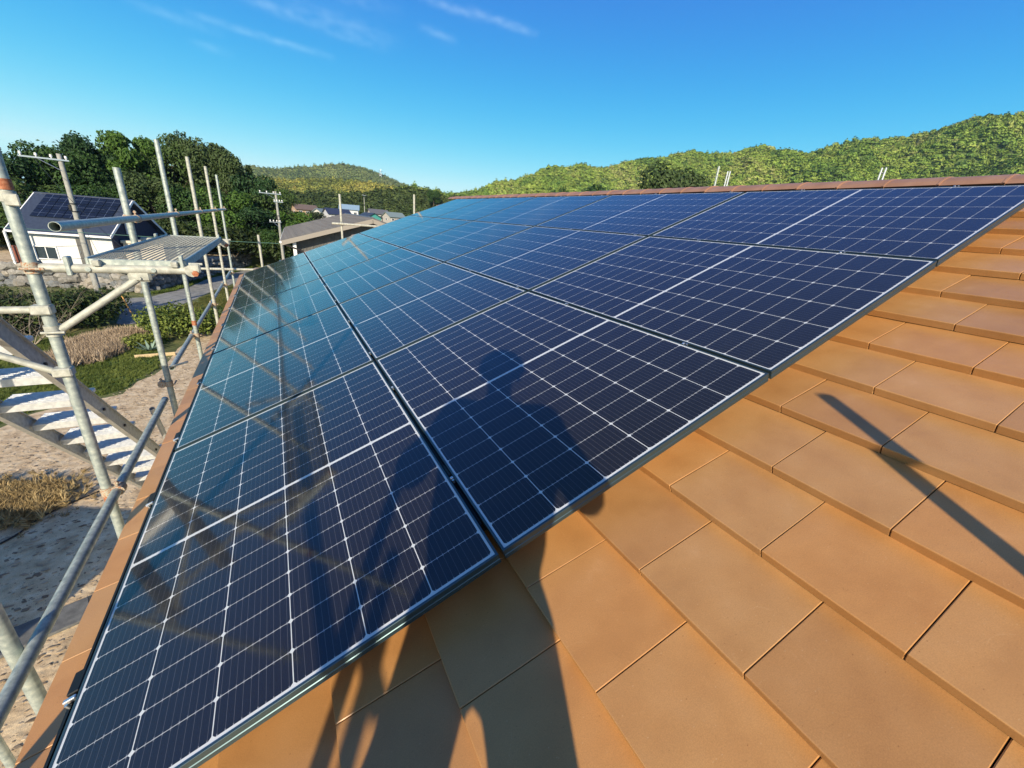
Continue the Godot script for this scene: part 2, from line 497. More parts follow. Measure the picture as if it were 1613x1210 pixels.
func build_roof() -> void:
	var house := thing("house", "house under a brown flat-tiled roof that carries the solar array", "house")
	# walls
	var g := Geo.new()
	var zc := (Z_FAR + Z_NEAR) * 0.5
	var wl := (Z_NEAR - Z_FAR) - 1.0
	for s in [-1.0, 1.0]:
		g = Geo.new()
		g.box(Vector3(RIDGE_X + s * 4.15, GY + 2.85, zc), Vector3(0.16, 5.7, wl))
		obj("wall", g, M.cream_wall, house)
	for s in [-1.0, 1.0]:
		g = Geo.new()
		g.prism(PackedVector2Array([Vector2(-4.07, GY), Vector2(4.07, GY), Vector2(4.07, -0.28), Vector2(0, 1.35), Vector2(-4.07, -0.28)]), Vector3(RIDGE_X, 0, zc + s * (wl * 0.5 - 0.08) - 0.07), Basis(), 0.14)
		obj("gable_wall", g, M.cream_wall, house)
	# roof deck under the tiles
	g = Geo.new()
	var top_y := RIDGE_X * tan(PITCH) + ROOF_H / cos(PITCH)
	for s in [-1.0, 1.0]:
		var bs := Basis(Vector3(0, 0, 1), PITCH * s)
		var run := RIDGE_X / cos(PITCH) + 0.16
		g.box(Vector3(RIDGE_X, top_y, zc) + Vector3(-s * cos(PITCH), -sin(PITCH), 0) * (run * 0.5 + 0.03) + bs.y * -0.045, Vector3(run, 0.06, Z_NEAR - Z_FAR - 0.04), bs)
	var roof := obj("roof", g, M.underlay, house)
	g = Geo.new()
	g.box(Vector3(-0.10, -0.29, zc), Vector3(0.03, 0.16, Z_NEAR - Z_FAR - 0.1), Basis(), 0.004)
	obj("fascia", g, M.dark_trim, house)
	# tiles: those the picture shows are single pieces, the ones under the array and behind the ridge are one mass
	var tm := tile_mesh()
	var hidden := []
	for j in 19:
		var v := -0.223 + TILE_E * j
		var u := (-0.366 if j % 2 == 1 else -0.517) - TILE_W * 3
		while u < -Z_FAR - 0.1:
			var wob := Basis.from_euler(Vector3(rng.randf_range(-0.003, 0.003), rng.randf_range(-0.003, 0.003), rng.randf_range(-0.004, 0.004)))
			var lt := Transform3D(wob, Vector3(v, ROOF_H + rng.randf_range(-0.0006, 0.0008), -u))
			var show: bool = (u > -1.75 and u < 0.3 and v > -0.1 and not (u < -0.75 and v < 0.35)) or (j == 0 and u > -0.6) or (j >= 17 and u >= 0.3 and u < 2.0)
			if show:
				obj("roof_tile", tm, M.tile[rng.randi() % 4], roof, RF * lt)
			else:
				hidden.append(RF * lt)
			# the far slope, mirrored about the ridge
			var mx := RF * lt
			hidden.append(Transform3D(Basis(Vector3(0, 1, 0), PI), Vector3(2.0 * RIDGE_X, 0, zc * 2.0)) * mx)
			u += TILE_W
	scatter("roof_tile_field", tm, M.tile[0], hidden, [], roof)
	# ridge tiles, each lapping the next
	g = Geo.new()
	var arc := []
	for i in 9:
		var a := PI * (0.14 + 0.72 * i / 8.0)
		arc.append(Vector2(-cos(a) * 0.21, sin(a) * 0.12 - 0.12))
	var ring := [[0.0, 0.0035], [0.012, 0.0045], [0.016, 0.002], [0.325, -0.002]]
	for k in ring.size() - 1:
		for i in 8:
			var q := []
			for kk in [k, k + 1]:
				for ii in [i, i + 1]:
					var p: Vector2 = arc[ii]
					q.append(Vector3(p.x * (1.0 + ring[kk][1] * 4.0), p.y + ring[kk][1], -ring[kk][0]))
			g.quad(q[0], q[1], q[3], q[2])
	for i in 8:
		var p: Vector2 = arc[i]
		var p2: Vector2 = arc[i + 1]
		g.quad(Vector3(p.x, p.y - 0.014, 0), Vector3(p2.x, p2.y - 0.014, 0), Vector3(p2.x * 1.014, p2.y + 0.0035, 0), Vector3(p.x * 1.014, p.y + 0.0035, 0))
	var rm := g.mesh()
	var z := 0.06
	while z > Z_FAR:
		obj("ridge_tile", rm, M.ridge, roof, Transform3D(Basis.from_euler(Vector3(0, rng.randf_range(-0.004, 0.004), 0)), Vector3(RIDGE_X, 1.812 + rng.randf_range(-0.002, 0.002), z)))
		z -= 0.305
	var more := []
	z = 0.06 + 0.305
	while z < Z_NEAR:
		more.append(Transform3D(Basis(), Vector3(RIDGE_X, 1.812, z)))
		z += 0.305
	scatter("ridge_tile_run", rm, M.ridge, more, [], roof)
	g = Geo.new()
	g.box(Vector3(RIDGE_X, 1.70, zc), Vector3(0.26, 0.14, Z_NEAR - Z_FAR - 0.06), Basis(), 0.02)
	obj("ridge_mortar", g, M.underlay, roof)

# ------------------------------------------------------------------ the array
func build_array() -> void:
	# frame: four mitred sides with a lip; the near-left corner is the origin, x across the slope, -z along the eave
	var fr := Geo.new()
	var hh := 0.035
	var lip := 0.007
	var prof := [Vector2(0.0, 0.0), Vector2(0.0008, -0.0006), Vector2(lip, -0.0006), Vector2(lip, -0.0016), Vector2(0.002, -0.0045), Vector2(0.002, -hh + 0.002), Vector2(0.026, -hh + 0.002), Vector2(0.026, -hh), Vector2(0.0, -hh), Vector2(0.0, -0.022), Vector2(0.0016, -0.020), Vector2(0.0, -0.018)]
	prof[0] = Vector2(0.0, -0.0012)
	var corners := [Vector2(0, 0), Vector2(PS, 0), Vector2(PS, -PL), Vector2(0, -PL)]
	var inward := [Vector2(1, -1), Vector2(-1, -1), Vector2(-1, 1), Vector2(1, 1)]
	for i in 4:
		var i2 := (i + 1) % 4
		for k in prof.size():
			var p: Vector2 = prof[k]
			var p2: Vector2 = prof[(k + 1) % prof.size()]
			var a: Vector2 = corners[i] + inward[i] * p.x
			var b: Vector2 = corners[i2] + inward[i2] * p.x
			var a2: Vector2 = corners[i] + inward[i] * p2.x
			var b2: Vector2 = corners[i2] + inward[i2] * p2.x
			fr.quad(Vector3(a.x, p.y, a.y), Vector3(a2.x, p2.y, a2.y), Vector3(b2.x, p2.y, b2.y), Vector3(b.x, p.y, b.y))
	var frame := fr.mesh()
	var bk := Geo.new()
	bk.box(Vector3(PS * 0.5, -0.0032, -PL * 0.5), Vector3(PS - 0.006, 0.001, PL - 0.006))
	var back := bk.mesh()
	var gl := Geo.new()
	gl.quad(Vector3(0.0065, -0.0017, -0.0065), Vector3(0.009, -0.0017, -PL + 0.009), Vector3(PS - 0.009, -0.0017, -PL + 0.009), Vector3(PS - 0.0065, -0.0017, -0.0065))
	var glass := gl.mesh()
	# half cell: 182 x 91 mm with clipped corners; uv x runs across the wires
	var cw := 0.182
	var cl := 0.0917
	var ch := 0.0062
	var ce := Geo.new()
	var oc := [Vector2(ch, 0), Vector2(cw - ch, 0), Vector2(cw, ch), Vector2(cw, cl - ch), Vector2(cw - ch, cl), Vector2(ch, cl), Vector2(0, cl - ch), Vector2(0, ch)]
	for i in range(1, 7):
		for q in [oc[0], oc[i + 1], oc[i]]:
			ce.v.append(Vector3(q.x, 0, -q.y)); ce.n.append(Vector3.UP); ce.uv.append(Vector2(q.x / cw, q.y / cl)); ce.c.append(Color.WHITE)
	var cell := ce.mesh()
	var spots := []
	for c in 6:
		var x := PS * 0.5 + (c - 3) * (cw + 0.0027) + 0.00135
		for r in 18:   # nine beyond the middle gap, nine before it
			var z := -PL * 0.5 - (0.0075 + r * (cl + 0.0014)) if r < 9 else -PL * 0.5 + 0.0075 + (r - 9) * (cl + 0.0014) + cl
			spots.append(Vector3(x, -0.00253, z))
	var joined := Geo.new()
	for s in spots:
		for i in ce.v.size():
			joined.v.append(ce.v[i] + s); joined.n.append(Vector3.UP); joined.uv.append(ce.uv[i]); joined.c.append(Color.WHITE)
	var far_cells := joined.mesh()
	var rows := ["eave row of the array", "second row up from the eave", "third row up from the eave", "row along the ridge"]
	var cols := ["first beside the bare tiles", "second from the bare tiles", "middle one", "second from the far gable", "last at the far gable"]
	for r in 4:
		for k in 5:
			var at := RF * Transform3D(Basis(), Vector3(r * (PS + GAPV), 0, -k * (PL + GAPU)))
			var t := thing("solar_panel", "solar panel, %s, %s" % [cols[k], rows[r]], "solar panel", at, "solar panels on the brown roof")
			obj("frame", frame, M.panel_frame, t)
			obj("backsheet", back, M.backsheet, t)
			obj("glass", glass, M.glass, t)
			if k < 3:
				for s in spots:
					obj("cell", cell, M.cell, t, Transform3D(Basis(), s))
			else:
				obj("cells", far_cells, M.cell, t).set_meta("kind", "stuff")
	# rails along the eave, under every joint of the rows, with their clamps
	var names := ["black mounting rail along the eave edge of the array", "black mounting rail in the gap above the eave row of panels", "black mounting rail in the middle gap of the array", "black mounting rail in the gap below the ridge row of panels", "black mounting rail under the ridge edge of the array"]
	var ln := 5 * (PL + GAPU) - GAPU
	for r in 5:
		var v := r * (PS + GAPV) - GAPV * 0.5
		if r == 0: v = -0.016
		if r == 4: v = 4 * PS + 3 * GAPV + 0.014
		var t := thing("mounting_rail", names[r], "rail", RF, "rails of the solar array")
		var g := Geo.new()
		if r == 0:
			g.box(Vector3(v - 0.009, -0.062, -ln * 0.5), Vector3(0.042, 0.07, ln - 0.004), Basis(), 0.004)
			g.box(Vector3(v - 0.004, -0.022, -ln * 0.5), Vector3(0.006, 0.02, ln - 0.006))
		else:
			g.box(Vector3(v, -0.068, -ln * 0.5), Vector3(0.05, 0.055, ln - 0.36), Basis(), 0.003)
			g.box(Vector3(v, -0.036, -ln * 0.5), Vector3(0.006, 0.02, ln - 0.3))
		obj("rail_bar", g, M.rail, t)
		for u in [0.44, 1.33, 1.95, 2.85, 3.75, 4.65, 5.55, 6.45, 7.35, 8.25]:
			var c := Geo.new()
			var w := 0.03 if r == 0 else GAPV - 0.003
			var cv := v - 0.004 if r == 0 else v
			c.box(Vector3(cv, -0.011, -u), Vector3(w, 0.018, 0.07), Basis(), 0.002)
			obj("clamp_plate", c, M.rail, t)
			c = Geo.new()
			c.box(Vector3(cv, -0.006, -u + 0.052), Vector3(w * 1.0, 0.012, 0.012), Basis(), 0.002)
			c.tube(Vector3(cv, -0.012, -u + 0.07), Vector3(cv, 0.0005, -u + 0.07), 0.0045, 0.0045, 8)
			obj("clamp", c, M.clamp, t)
	# feet: tile brackets that carry the rails
	for r in 5:
		var v := r * (PS + GAPV) - GAPV * 0.5
		if r == 0: v = -0.016
		if r == 4: v = 4 * PS + 3 * GAPV + 0.014
		var t: Node3D = get_node("mounting_rail" if r == 0 else "mounting_rail_%03d" % r)
		for u in [0.42, 1.6, 3.0, 4.4, 5.8, 7.2, 8.5]:
			var f := Geo.new()
			f.box(Vector3(v, -0.112, -u), Vector3(0.035, 0.046, 0.05), Basis(), 0.002)
			obj("foot", f, M.rail, t)

# ------------------------------------------------------------------ scaffold
const SX := -0.42

# a coupler that ties a pipe to a post: a band, a block and two bolts
func coupler(parent: Node, at: Vector3, along := Vector3(0, 0, -1), m: Material = null, off := Vector3(0.05, 0, 0)) -> void:
	var g := Geo.new()
	g.tube(at + Vector3(0, -0.026, 0), at + Vector3(0, 0.026, 0), 0.031, 0.031, 12)
	var o := at + off
	g.tube(o - along * 0.026, o + along * 0.026, 0.031, 0.031, 12)
	g.box((at + o) * 0.5, Vector3(0.06, 0.045, 0.045), Basis(), 0.008)
	var d := along.cross(Vector3.UP).normalized()
	g.tube(at - along * 0.03 + d * 0.045, at + along * 0.055 + d * 0.045, 0.007, 0.007, 6)
	g.tube(o + Vector3(0, 0.015, 0) - along * 0.015, o + Vector3(0, 0.062, 0) - along * 0.015, 0.007, 0.007, 6)
	g.box(o + Vector3(0, 0.05, 0) - along * 0.015, Vector3(0.02, 0.014, 0.02), Basis(), 0.003)
	obj("coupler", g, m if m else M.old_zinc, parent)

func post(label: String, p: Vector3, top: float, m: Material, group: String, joint := -99.0) -> Node3D:
	var t := thing("scaffold_post", label, "scaffold post", Transform3D(Basis(), Vector3(p.x, GY, p.z)), group)
	var g := Geo.new()
	g.pipe(Vector3(0, 0.02, 0), Vector3(0, top - GY, 0))
	obj("pipe", g, m, t)
	g = Geo.new()
	g.box(Vector3(0, 0.006, 0), Vector3(0.14, 0.012, 0.14), Basis(), 0.002)
	g.tube(Vector3(0, 0.012, 0), Vector3(0, 0.16, 0), 0.017, 0.017, 8)
	obj("base_plate", g, M.old_zinc, t)
	if joint > -90.0:
		g = Geo.new()
		g.tube(Vector3(0, joint - GY - 0.03, 0), Vector3(0, joint - GY + 0.03, 0), 0.0262, 0.0262, 14)
		obj("joint_pin", g, M.rust, t)
	return t

func bar(called: String, label: String, category: String, a: Vector3, b: Vector3, m: Material, group := "", r := 0.0243) -> MeshInstance3D:
	var g := Geo.new()
	g.pipe(Vector3.ZERO, b - a, r)
	var o := obj(called, g, m, self, Transform3D(Basis(), a))
	tag(o, label, category, group)
	return o

func build_scaffold() -> void:
	var ev := "scaffold posts along the eave"
	var zs := [-2.06, -3.83, -5.57, -7.55, -9.6, -11.4]
	var tops := [2.35, 1.44, 1.82, 1.82, 1.83, 1.78]
	var labels := ["stout scaffold post with a rusty collar carrying the near end of the mesh platform", "scaffold post with a cut-off top standing behind the mesh platform", "tall scaffold post, the next after the one behind the platform", "tall scaffold post, third from the platform's near post", "tall scaffold post, second from the far end of the upper rail", "tall scaffold post at the far end of the upper rail"]
	var posts := []
	for i in 6:
		var m: Material = M.zinc if i in [0, 1, 2, 5] else M.old_zinc
		var t := post(labels[i], Vector3(SX, 0, zs[i]), tops[i], m, ev, [-0.42, -99.0, -0.2, -99.0, -99.0, -99.0][i])
		posts.append(t)
		if i > 0:
			coupler(t, Vector3(0, 1.075 - GY, 0), Vector3(0, 0, -1), M.rusty_zinc, Vector3(0.05, 0, 0))
		coupler(t, Vector3(0, -0.36 - GY, 0), Vector3(0, 0, -1), M.rusty_zinc, Vector3(0.052 if i < 1 else -0.05, 0, 0))
	# collar and flanges on the near post
	var t0: Node3D = posts[0]
	var g := Geo.new()
	g.tube(Vector3(0, 1.24 - GY, 0), Vector3(0, 1.285 - GY, 0), 0.0275, 0.0275, 16)
	obj("rusty_collar", g, M.rust, t0)
	g = Geo.new()
	g.tube(Vector3(0, 1.19 - GY, 0), Vector3(0, 1.235 - GY, 0), 0.03, 0.03, 16)
	g.box(Vector3(0.02, 1.2 - GY, 0.032), Vector3(0.05, 0.05, 0.014), Basis(), 0.004)
	obj("socket", g, M.old_zinc, t0)
	coupler(t0, Vector3(0, 0.905 - GY, 0), Vector3(1, 0, 0), M.rusty_zinc, Vector3(0, 0, -0.02))
	coupler(t0, Vector3(0, 0.60 - GY, 0), Vector3(1, 0, 0), M.old_zinc, Vector3(0, 0, -0.02))
	for y in [0.71, 0.39]:
		g = Geo.new()
		g.box(Vector3(-0.005, y - GY, 0.02), Vector3(0.075, 0.045, 0.06), Basis(), 0.006)
		obj("flange", g, M.old_zinc, t0)
	post("low scaffold post under the near end of the lower rail", Vector3(SX, 0, -0.99), 0.15, M.zinc, ev)
	post("tall scaffold post at the eave behind the photographer's elbow", Vector3(SX, 0, 0.14), 1.9, M.zinc, ev)
	post("tall scaffold post at the eave well behind the photographer", Vector3(SX, 0, 2.05), 1.5, M.zinc, ev)
	# rails along the eave
	bar("upper_rail", "upper scaffold rail with an open pipe end above the mesh platform", "scaffold rail", Vector3(SX + 0.05, 1.08, -2.28), Vector3(SX + 0.05, 1.07, -11.6), M.zinc, "scaffold rails along the eave")
	bar("lower_rail", "lower scaffold rail crossing in front of the stout near post", "scaffold rail", Vector3(SX + 0.052, -0.375, 0.6), Vector3(SX + 0.04, -0.355, -3.42), M.zinc, "scaffold rails along the eave")
	bar("lower_rail", "lower scaffold rail running on to the far end beside the eave", "scaffold rail", Vector3(SX - 0.05, -0.36, -4.28), Vector3(SX - 0.05, -0.34, -11.6), M.zinc, "scaffold rails along the eave")
	bar("upper_rail", "upper scaffold rail behind the photographer", "scaffold rail", Vector3(SX + 0.02, 1.2, 0.3), Vector3(SX + 0.02, 1.2, 2.1), M.zinc, "scaffold rails along the eave")
	# brackets and the mesh platform over the eave
	for i in 2:
		var z: float = [-2.06, -3.92][i]
		var t := thing("platform_bracket", ["galvanised bracket with a diagonal brace under the near end of the mesh platform", "galvanised bracket under the far end of the mesh platform"][i], "bracket", Transform3D(Basis(), Vector3(SX, 0.905, z)), "brackets of the mesh platform")
		g = Geo.new()
		g.pipe(Vector3(0.028, 0, 0), Vector3(0.585, 0, 0), 0.0215)
		obj("arm", g, M.old_zinc, t)
		g = Geo.new()
		g.pipe(Vector3(0.03, -0.30, 0), Vector3(0.37, -0.05, 0), 0.017)
		obj("brace", g, M.old_zinc, t)
		g = Geo.new()
		g.box(Vector3(0.385, -0.032, 0), Vector3(0.095, 0.06, 0.03), Basis(), 0.012)
		g.tube(Vector3(0.385, -0.042, 0.01), Vector3(0.385, -0.042, 0.024), 0.008, 0.008, 8)
		obj("gusset", g, M.old_zinc, t)
		g = Geo.new()
		g.box(Vector3(0.57, 0.03, 0), Vector3(0.016, 0.09, 0.03), Basis(), 0.003)
		g.tube(Vector3(0.2, 0.0, 0.021), Vector3(0.2, 0.0, 0.026), 0.011, 0.011, 10)
		g.tube(Vector3(0.45, 0.0, 0.021), Vector3(0.45, 0.0, 0.026), 0.011, 0.011, 10)
		g.box(Vector3(0.13, 0.012, 0), Vector3(0.02, 0.09, 0.052), Basis(), 0.004)
		obj("stop", g, M.zinc, t)
		g = Geo.new()
		g.tube(Vector3(0.61, 0, -0.03), Vector3(0.61, 0, 0.03), 0.031, 0.031, 12)
		g.box(Vector3(0.625, 0.012, 0.02), Vector3(0.05, 0.05, 0.03), Basis(), 0.008)
		g.tube(Vector3(0.60, 0.035, 0.01), Vector3(0.66, 0.035, 0.01), 0.007, 0.007, 6)
		obj("end_coupler", g, M.old_zinc, t)
		g = Geo.new()
		g.tube(Vector3(0.625, -0.012, 0.03), Vector3(0.625, -0.012, 0.042), 0.016, 0.016, 6)
		obj("rusty_bolt", g, M.rust, t)
	var pt := thing("mesh_platform", "narrow expanded-metal scaffold platform above the eave", "scaffold platform", Transform3D(Basis(), Vector3(-0.225, 0.935, -2.07)))
	var pw := 0.385
	var pl := 1.9
	g = Geo.new()
	for x in [0.0, pw]:
		g.box(Vector3(x, 0.0, -pl * 0.5), Vector3(0.014, 0.045, pl), Basis(), 0.003)
	obj("side_rail", g, M.zinc, pt)
	g = Geo.new()
	for z in [0.0, -pl]:
		g.box(Vector3(pw * 0.5, 0.0, z), Vector3(pw - 0.016, 0.035, 0.014), Basis(), 0.003)
	obj("end_rail", g, M.zinc, pt)
	g = Geo.new()
	for x in [0.04, pw - 0.04]:
		for z in [0.01, -pl - 0.01]:
			g.box(Vector3(x, 0.0, z), Vector3(0.03, 0.03, 0.06), Basis(), 0.004)
	obj("hook", g, M.old_zinc, pt)
	g = Geo.new()
	var nx := 30
	var nz := 30
	for i in nx:
		for j in nz:
			var x0 := 0.007 + (pw - 0.014) * i / nx
			var x1 := 0.007 + (pw - 0.014) * (i + 1) / nx
			var z0 := -0.007 - (pl - 0.014) * (j + 0.25 + (0.0 if i % 2 == 0 else 0.5)) / (nz + 1)
			var z1 := z0 - (pl - 0.014) * 0.5 / (nz + 1) * (1 if i % 2 == 0 else -1)
			for zz in [[z0, z1], [z1 - (pl - 0.014) * (0.0 if i % 2 == 0 else 1.0) / (nz + 1), z0 - (pl - 0.014) * (1.0 if i % 2 == 0 else 0.0) / (nz + 1)]]:
				var a := Vector3(x0, 0.014, zz[0])
				var b := Vector3(x1, 0.014, zz[1])
				var d := (b - a).normalized()
				var sd := Vector3(d.z, 0, -d.x)
				g.box((a + b) * 0.5, Vector3((b - a).length() + 0.001, 0.0016, 0.0034), Basis(d, (Vector3(0, 1, 0) + sd * 0.9).normalized(), d.cross((Vector3(0, 1, 0) + sd * 0.9).normalized())))
	obj("expanded_mesh", g, M.old_zinc, pt).set_meta("kind", "stuff")
	# ledger and brace of the stair bay
	bar("ledger", "short galvanised ledger pipe running out from the stout post above the stairs", "scaffold pipe", Vector3(SX - 0.03, 0.71, -2.04), Vector3(-1.25, 0.71, -2.04), M.old_zinc, "", 0.0175)
	bar("diagonal_brace", "slanting galvanised brace meeting the stout post above the white treads", "scaffold pipe", Vector3(SX - 0.03, 0.39, -2.04), Vector3(-1.25, 0.86, -2.04), M.old_zinc, "", 0.0165)
	post("outer scaffold post of the stair bay", Vector3(-1.28, 0, -2.04), 1.9, M.zinc, ev)
	bar("wall_tie", "thin bent wall tie reaching from a scaffold post to the eave", "scaffold tie", Vector3(SX + 0.025, -0.21, -3.85), Vector3(SX + 0.17, -0.17, -3.85), M.old_zinc, "", 0.009)
	# stair
	build_stair()
	# far gable end
	var fg := "scaffold posts at the far gable"
	var gx := [0.27, 1.97, 3.68]
	var gt := [0.63, 1.6, 1.76]
	for i in 3:
		var t := post(["low scaffold post at the far gable nearest the eave corner", "scaffold post with a cross rail at the far gable", "bare scaffold post at the far gable nearest the ridge"][i], Vector3(gx[i], 0, -10.05), gt[i], M.old_zinc, fg)
		if i == 1: coupler(t, Vector3(0, 0.97 - GY, 0), Vector3(1, 0, 0), M.old_zinc, Vector3(0, 0, 0.05))
	bar("gable_rail", "short scaffold rail crossing a post at the far gable", "scaffold rail", Vector3(1.76, 0.97, -10.0), Vector3(4.2, 0.97, -10.0), M.old_zinc)
	bar("gable_rail", "scaffold rail from the eave posts round to the far gable", "scaffold rail", Vector3(-0.9, -0.09, -9.95), Vector3(1.2, -0.09, -9.95), M.old_zinc)
	# near gable end, behind the photographer: their shadows fall on tiles and glass
	for i in 2:
		post(["scaffold post at the near gable by the eave corner", "scaffold post at the near gable halfway up the slope"][i], Vector3([-0.23, 1.52][i], 0, 1.56), [1.51, 1.53][i], M.zinc, "scaffold posts at the near gable")
	# behind the ridge
	post("scaffold post showing above the ridge tiles", Vector3(10.0, 0, -6.52), 2.94, M.zinc, "scaffold posts behind the ridge")
	for i in 2:
		var z: float = [-6.22, -3.2][i]
		var t := thing("ladder", ["narrow ladder top beside a scaffold post above the ridge", "lone ladder top showing above the ridge"][i], "ladder", Transform3D(Basis(), Vector3(10.0, GY, z)), "ladder tops behind the ridge")
		var top: float = [2.82, 2.70][i] - GY
		for s in [-1.0, 1.0]:
			g = Geo.new()
			g.box(Vector3(0, top * 0.5, s * 0.03), Vector3(0.03, top, 0.018), Basis(), 0.003)
			obj("rail", g, M.alu, t)
		for k in int(top / 0.12):
			g = Geo.new()
			g.tube(Vector3(0, 0.1 + k * 0.12, -0.025), Vector3(0, 0.1 + k * 0.12, 0.025), 0.007, 0.007, 6)
			obj("rung", g, M.alu, t)

func build_stair() -> void:
	var x0 := -1.16
	var x1 := -0.70
	var t := thing("scaffold_stair", "aluminium scaffold stair with white ribbed treads going down beside the posts", "stair")
	var p0 := Vector3(0, 1.0, -1.83)
	var slope := Vector3(0, -0.28, -0.29)
	# one ribbed tread, front edge at the origin, x across
	var g := Geo.new()
	var w := x1 - x0 - 0.03
	g.box(Vector3(w * 0.5, -0.014, -0.105), Vector3(w, 0.026, 0.21), Basis(), 0.003)
	for k in 8:
		g.box(Vector3(w * 0.5, 0.001, -0.012 - k * 0.0266), Vector3(w - 0.004, 0.006, 0.011), Basis(), 0.002)
	g.box(Vector3(w * 0.5, -0.026, 0.004), Vector3(w, 0.05, 0.008), Basis(), 0.002)
	var tm := g.mesh()
	for k in range(2, 24):
		var p := p0 + slope * k
		if p.y < GY + 0.2: break
		obj("tread", tm, M.alu, t, Transform3D(Basis(), Vector3(x0 + 0.015, p.y, p.z)))
	var a := p0 + slope * 0.6
	var n := int((a.y - GY) / 0.28)
	var b := a + slope * n
	var dir := (b - a).normalized()
	var up := Vector3(1, 0, 0).cross(dir).normalized()
	if up.y < 0: up = -up
	for x in [x0, x1]:
		g = Geo.new()
		var bs := Basis(Vector3(1, 0, 0), up, Vector3(1, 0, 0).cross(up))
		var c: Vector3 = (a + b) * 0.5 + Vector3(x, 0, 0) + up * 0.0
		g.box(c, Vector3(0.006, 0.11, (b - a).length()), bs)
		g.box(c + up * 0.055, Vector3(0.034, 0.006, (b - a).length()), bs)
		g.box(c - up * 0.055, Vector3(0.034, 0.006, (b - a).length()), bs)
		obj("stringer", g, M.stringer, t)
	g = Geo.new()
	for k in range(2, 24):
		var p := a + slope * k
		if p.y < GY + 0.4: break
		for x in [x0 - 0.006, x1 + 0.006]:
			g.tube(Vector3(x - 0.008, p.y, p.z), Vector3(x + 0.008, p.y, p.z), 0.012, 0.012, 8)
	obj("bolts", g, M.dark_trim, t)
	bar("stair_brace", "dark upright pipe standing between the stairs and the eave", "scaffold pipe", Vector3(-0.47, -2.6, -4.35), Vector3(-0.56, -0.55, -3.72), M.stringer, "", 0.021)

# ------------------------------------------------------------------ plants
# a mass of leaf faces: lobes = [[centre, radii, leaves], ...]
func leaf_mass(lobes: Array, size: float, seed_: int, dark: Color, light: Color, spread := 0.9, shell := 0.45) -> ArrayMesh:
	var r := RandomNumberGenerator.new()
	r.seed = seed_
	var g := Geo.new()
	for l in lobes:
		for i in int(l[2]):
			var d := Vector3(r.randfn(), r.randfn(), r.randfn()).normalized()
			var k := lerpf(shell, 1.0, sqrt(r.randf()))
			var p: Vector3 = l[0] + d * k * l[1] * r.randf_range(0.86, 1.1)
			var nn := (d + Vector3(r.randfn(), r.randfn() + 0.35, r.randfn()) * spread * 0.6).normalized()
			var a := nn.cross(Vector3(r.randfn(), r.randfn(), r.randfn())).normalized()
			var b := nn.cross(a)
			var s := size * r.randf_range(0.6, 1.35)
			g.col = dark.lerp(light, r.randf())   # every leaf its own green, by chance alone
			var bend := nn * s * -0.22
			g.tri(p - a * s + bend, p + b * s * 0.55, p + a * s + bend)
			g.tri(p - a * s + bend, p + a * s + bend, p - b * s * 0.55)
	return g.mesh(true)

func crown_lobes(r: RandomNumberGenerator, w: float, h: float, n: int, leaves: int) -> Array:
	var out := [[Vector3(0, h * 0.5, 0), Vector3(w * 0.36, h * 0.40, w * 0.36), leaves]]
	for i in n:
		var a := TAU * (i + r.randf() * 0.7) / n * 2.0
		var y := r.randf_range(0.16, 0.86)
		var rad := w * 0.36 * sqrt(maxf(0.05, 1.0 - pow((y - 0.45) / 0.6, 2.0))) * r.randf_range(0.7, 1.15)
		var s := w * r.randf_range(0.15, 0.25)
		out.append([Vector3(cos(a) * rad, y * h, sin(a) * rad), Vector3(s, s * r.randf_range(0.6, 0.9), s), leaves])
	return out

func trunk_geo(r: RandomNumberGenerator, h: float, w: float, rad: float, limbs: int) -> Geo:
	var g := Geo.new()
	var p := Vector3.ZERO
	for k in 5:
		var q := Vector3(r.randf_range(-0.15, 0.15) * k, h * 0.75 * (k + 1) / 5.0, r.randf_range(-0.15, 0.15) * k)
		g.tube(p, q, rad * (1.0 - k * 0.17), rad * (1.0 - (k + 1) * 0.17), 8, false)
		p = q
	for k in limbs:
		var a := TAU * k / limbs + r.randf()
		var y := h * r.randf_range(0.25, 0.6)
		var q := Vector3(cos(a) * w * 0.3, y + h * r.randf_range(0.12, 0.28), sin(a) * w * 0.3)
		g.tube(Vector3(0, y, 0), q, rad * 0.4, rad * 0.12, 6, false)
	return g

var tree_kinds := []

func make_tree_kinds() -> void:
	var r := RandomNumberGenerator.new()
	r.seed = 77
	# unit trees, 10 m tall; broad evergreens in several greens, one olive, one narrow cedar
	var tones := [[Color(0.0253, 0.0586, 0.0146), Color(0.0429, 0.0921, 0.0209)], [Color(0.0376, 0.0695, 0.0181), Color(0.0663, 0.1115, 0.0285)], [Color(0.0183, 0.0467, 0.0165), Color(0.0312, 0.0727, 0.0228)], [Color(0.0385, 0.0640, 0.0213), Color(0.0663, 0.1018, 0.0333)], [Color(0.0420, 0.0900, 0.0155), Color(0.0741, 0.1455, 0.0228)]]
	for i in 5:
		var w: float = [7.5, 8.5, 6.5, 7.0, 7.5][i]
		var lobes := crown_lobes(r, w, 8.6, 18, 620)
		var crown := leaf_mass(lobes, 0.19, 100 + i, tones[i][0], tones[i][1])
		tree_kinds.append([crown, trunk_geo(r, 9.0, w, 0.24, 6).mesh(), 1.3])
	var cedar := []
	for k in 9:
		var y := 1.0 + k * 0.98
		var rr := 1.9 * (1.0 - k / 10.0)
		for j in 4:
			var a := TAU * j / 4.0 + k
			cedar.append([Vector3(cos(a) * rr * 0.5, y - 0.6, sin(a) * rr * 0.5), Vector3(rr * 0.65, 0.75, rr * 0.65), 80])
	tree_kinds.append([leaf_mass(cedar, 0.26, 120, Color(0.010, 0.026, 0.010), Color(0.042, 0.070, 0.020)), trunk_geo(r, 9.6, 2.0, 0.2, 4).mesh(), 0.9])

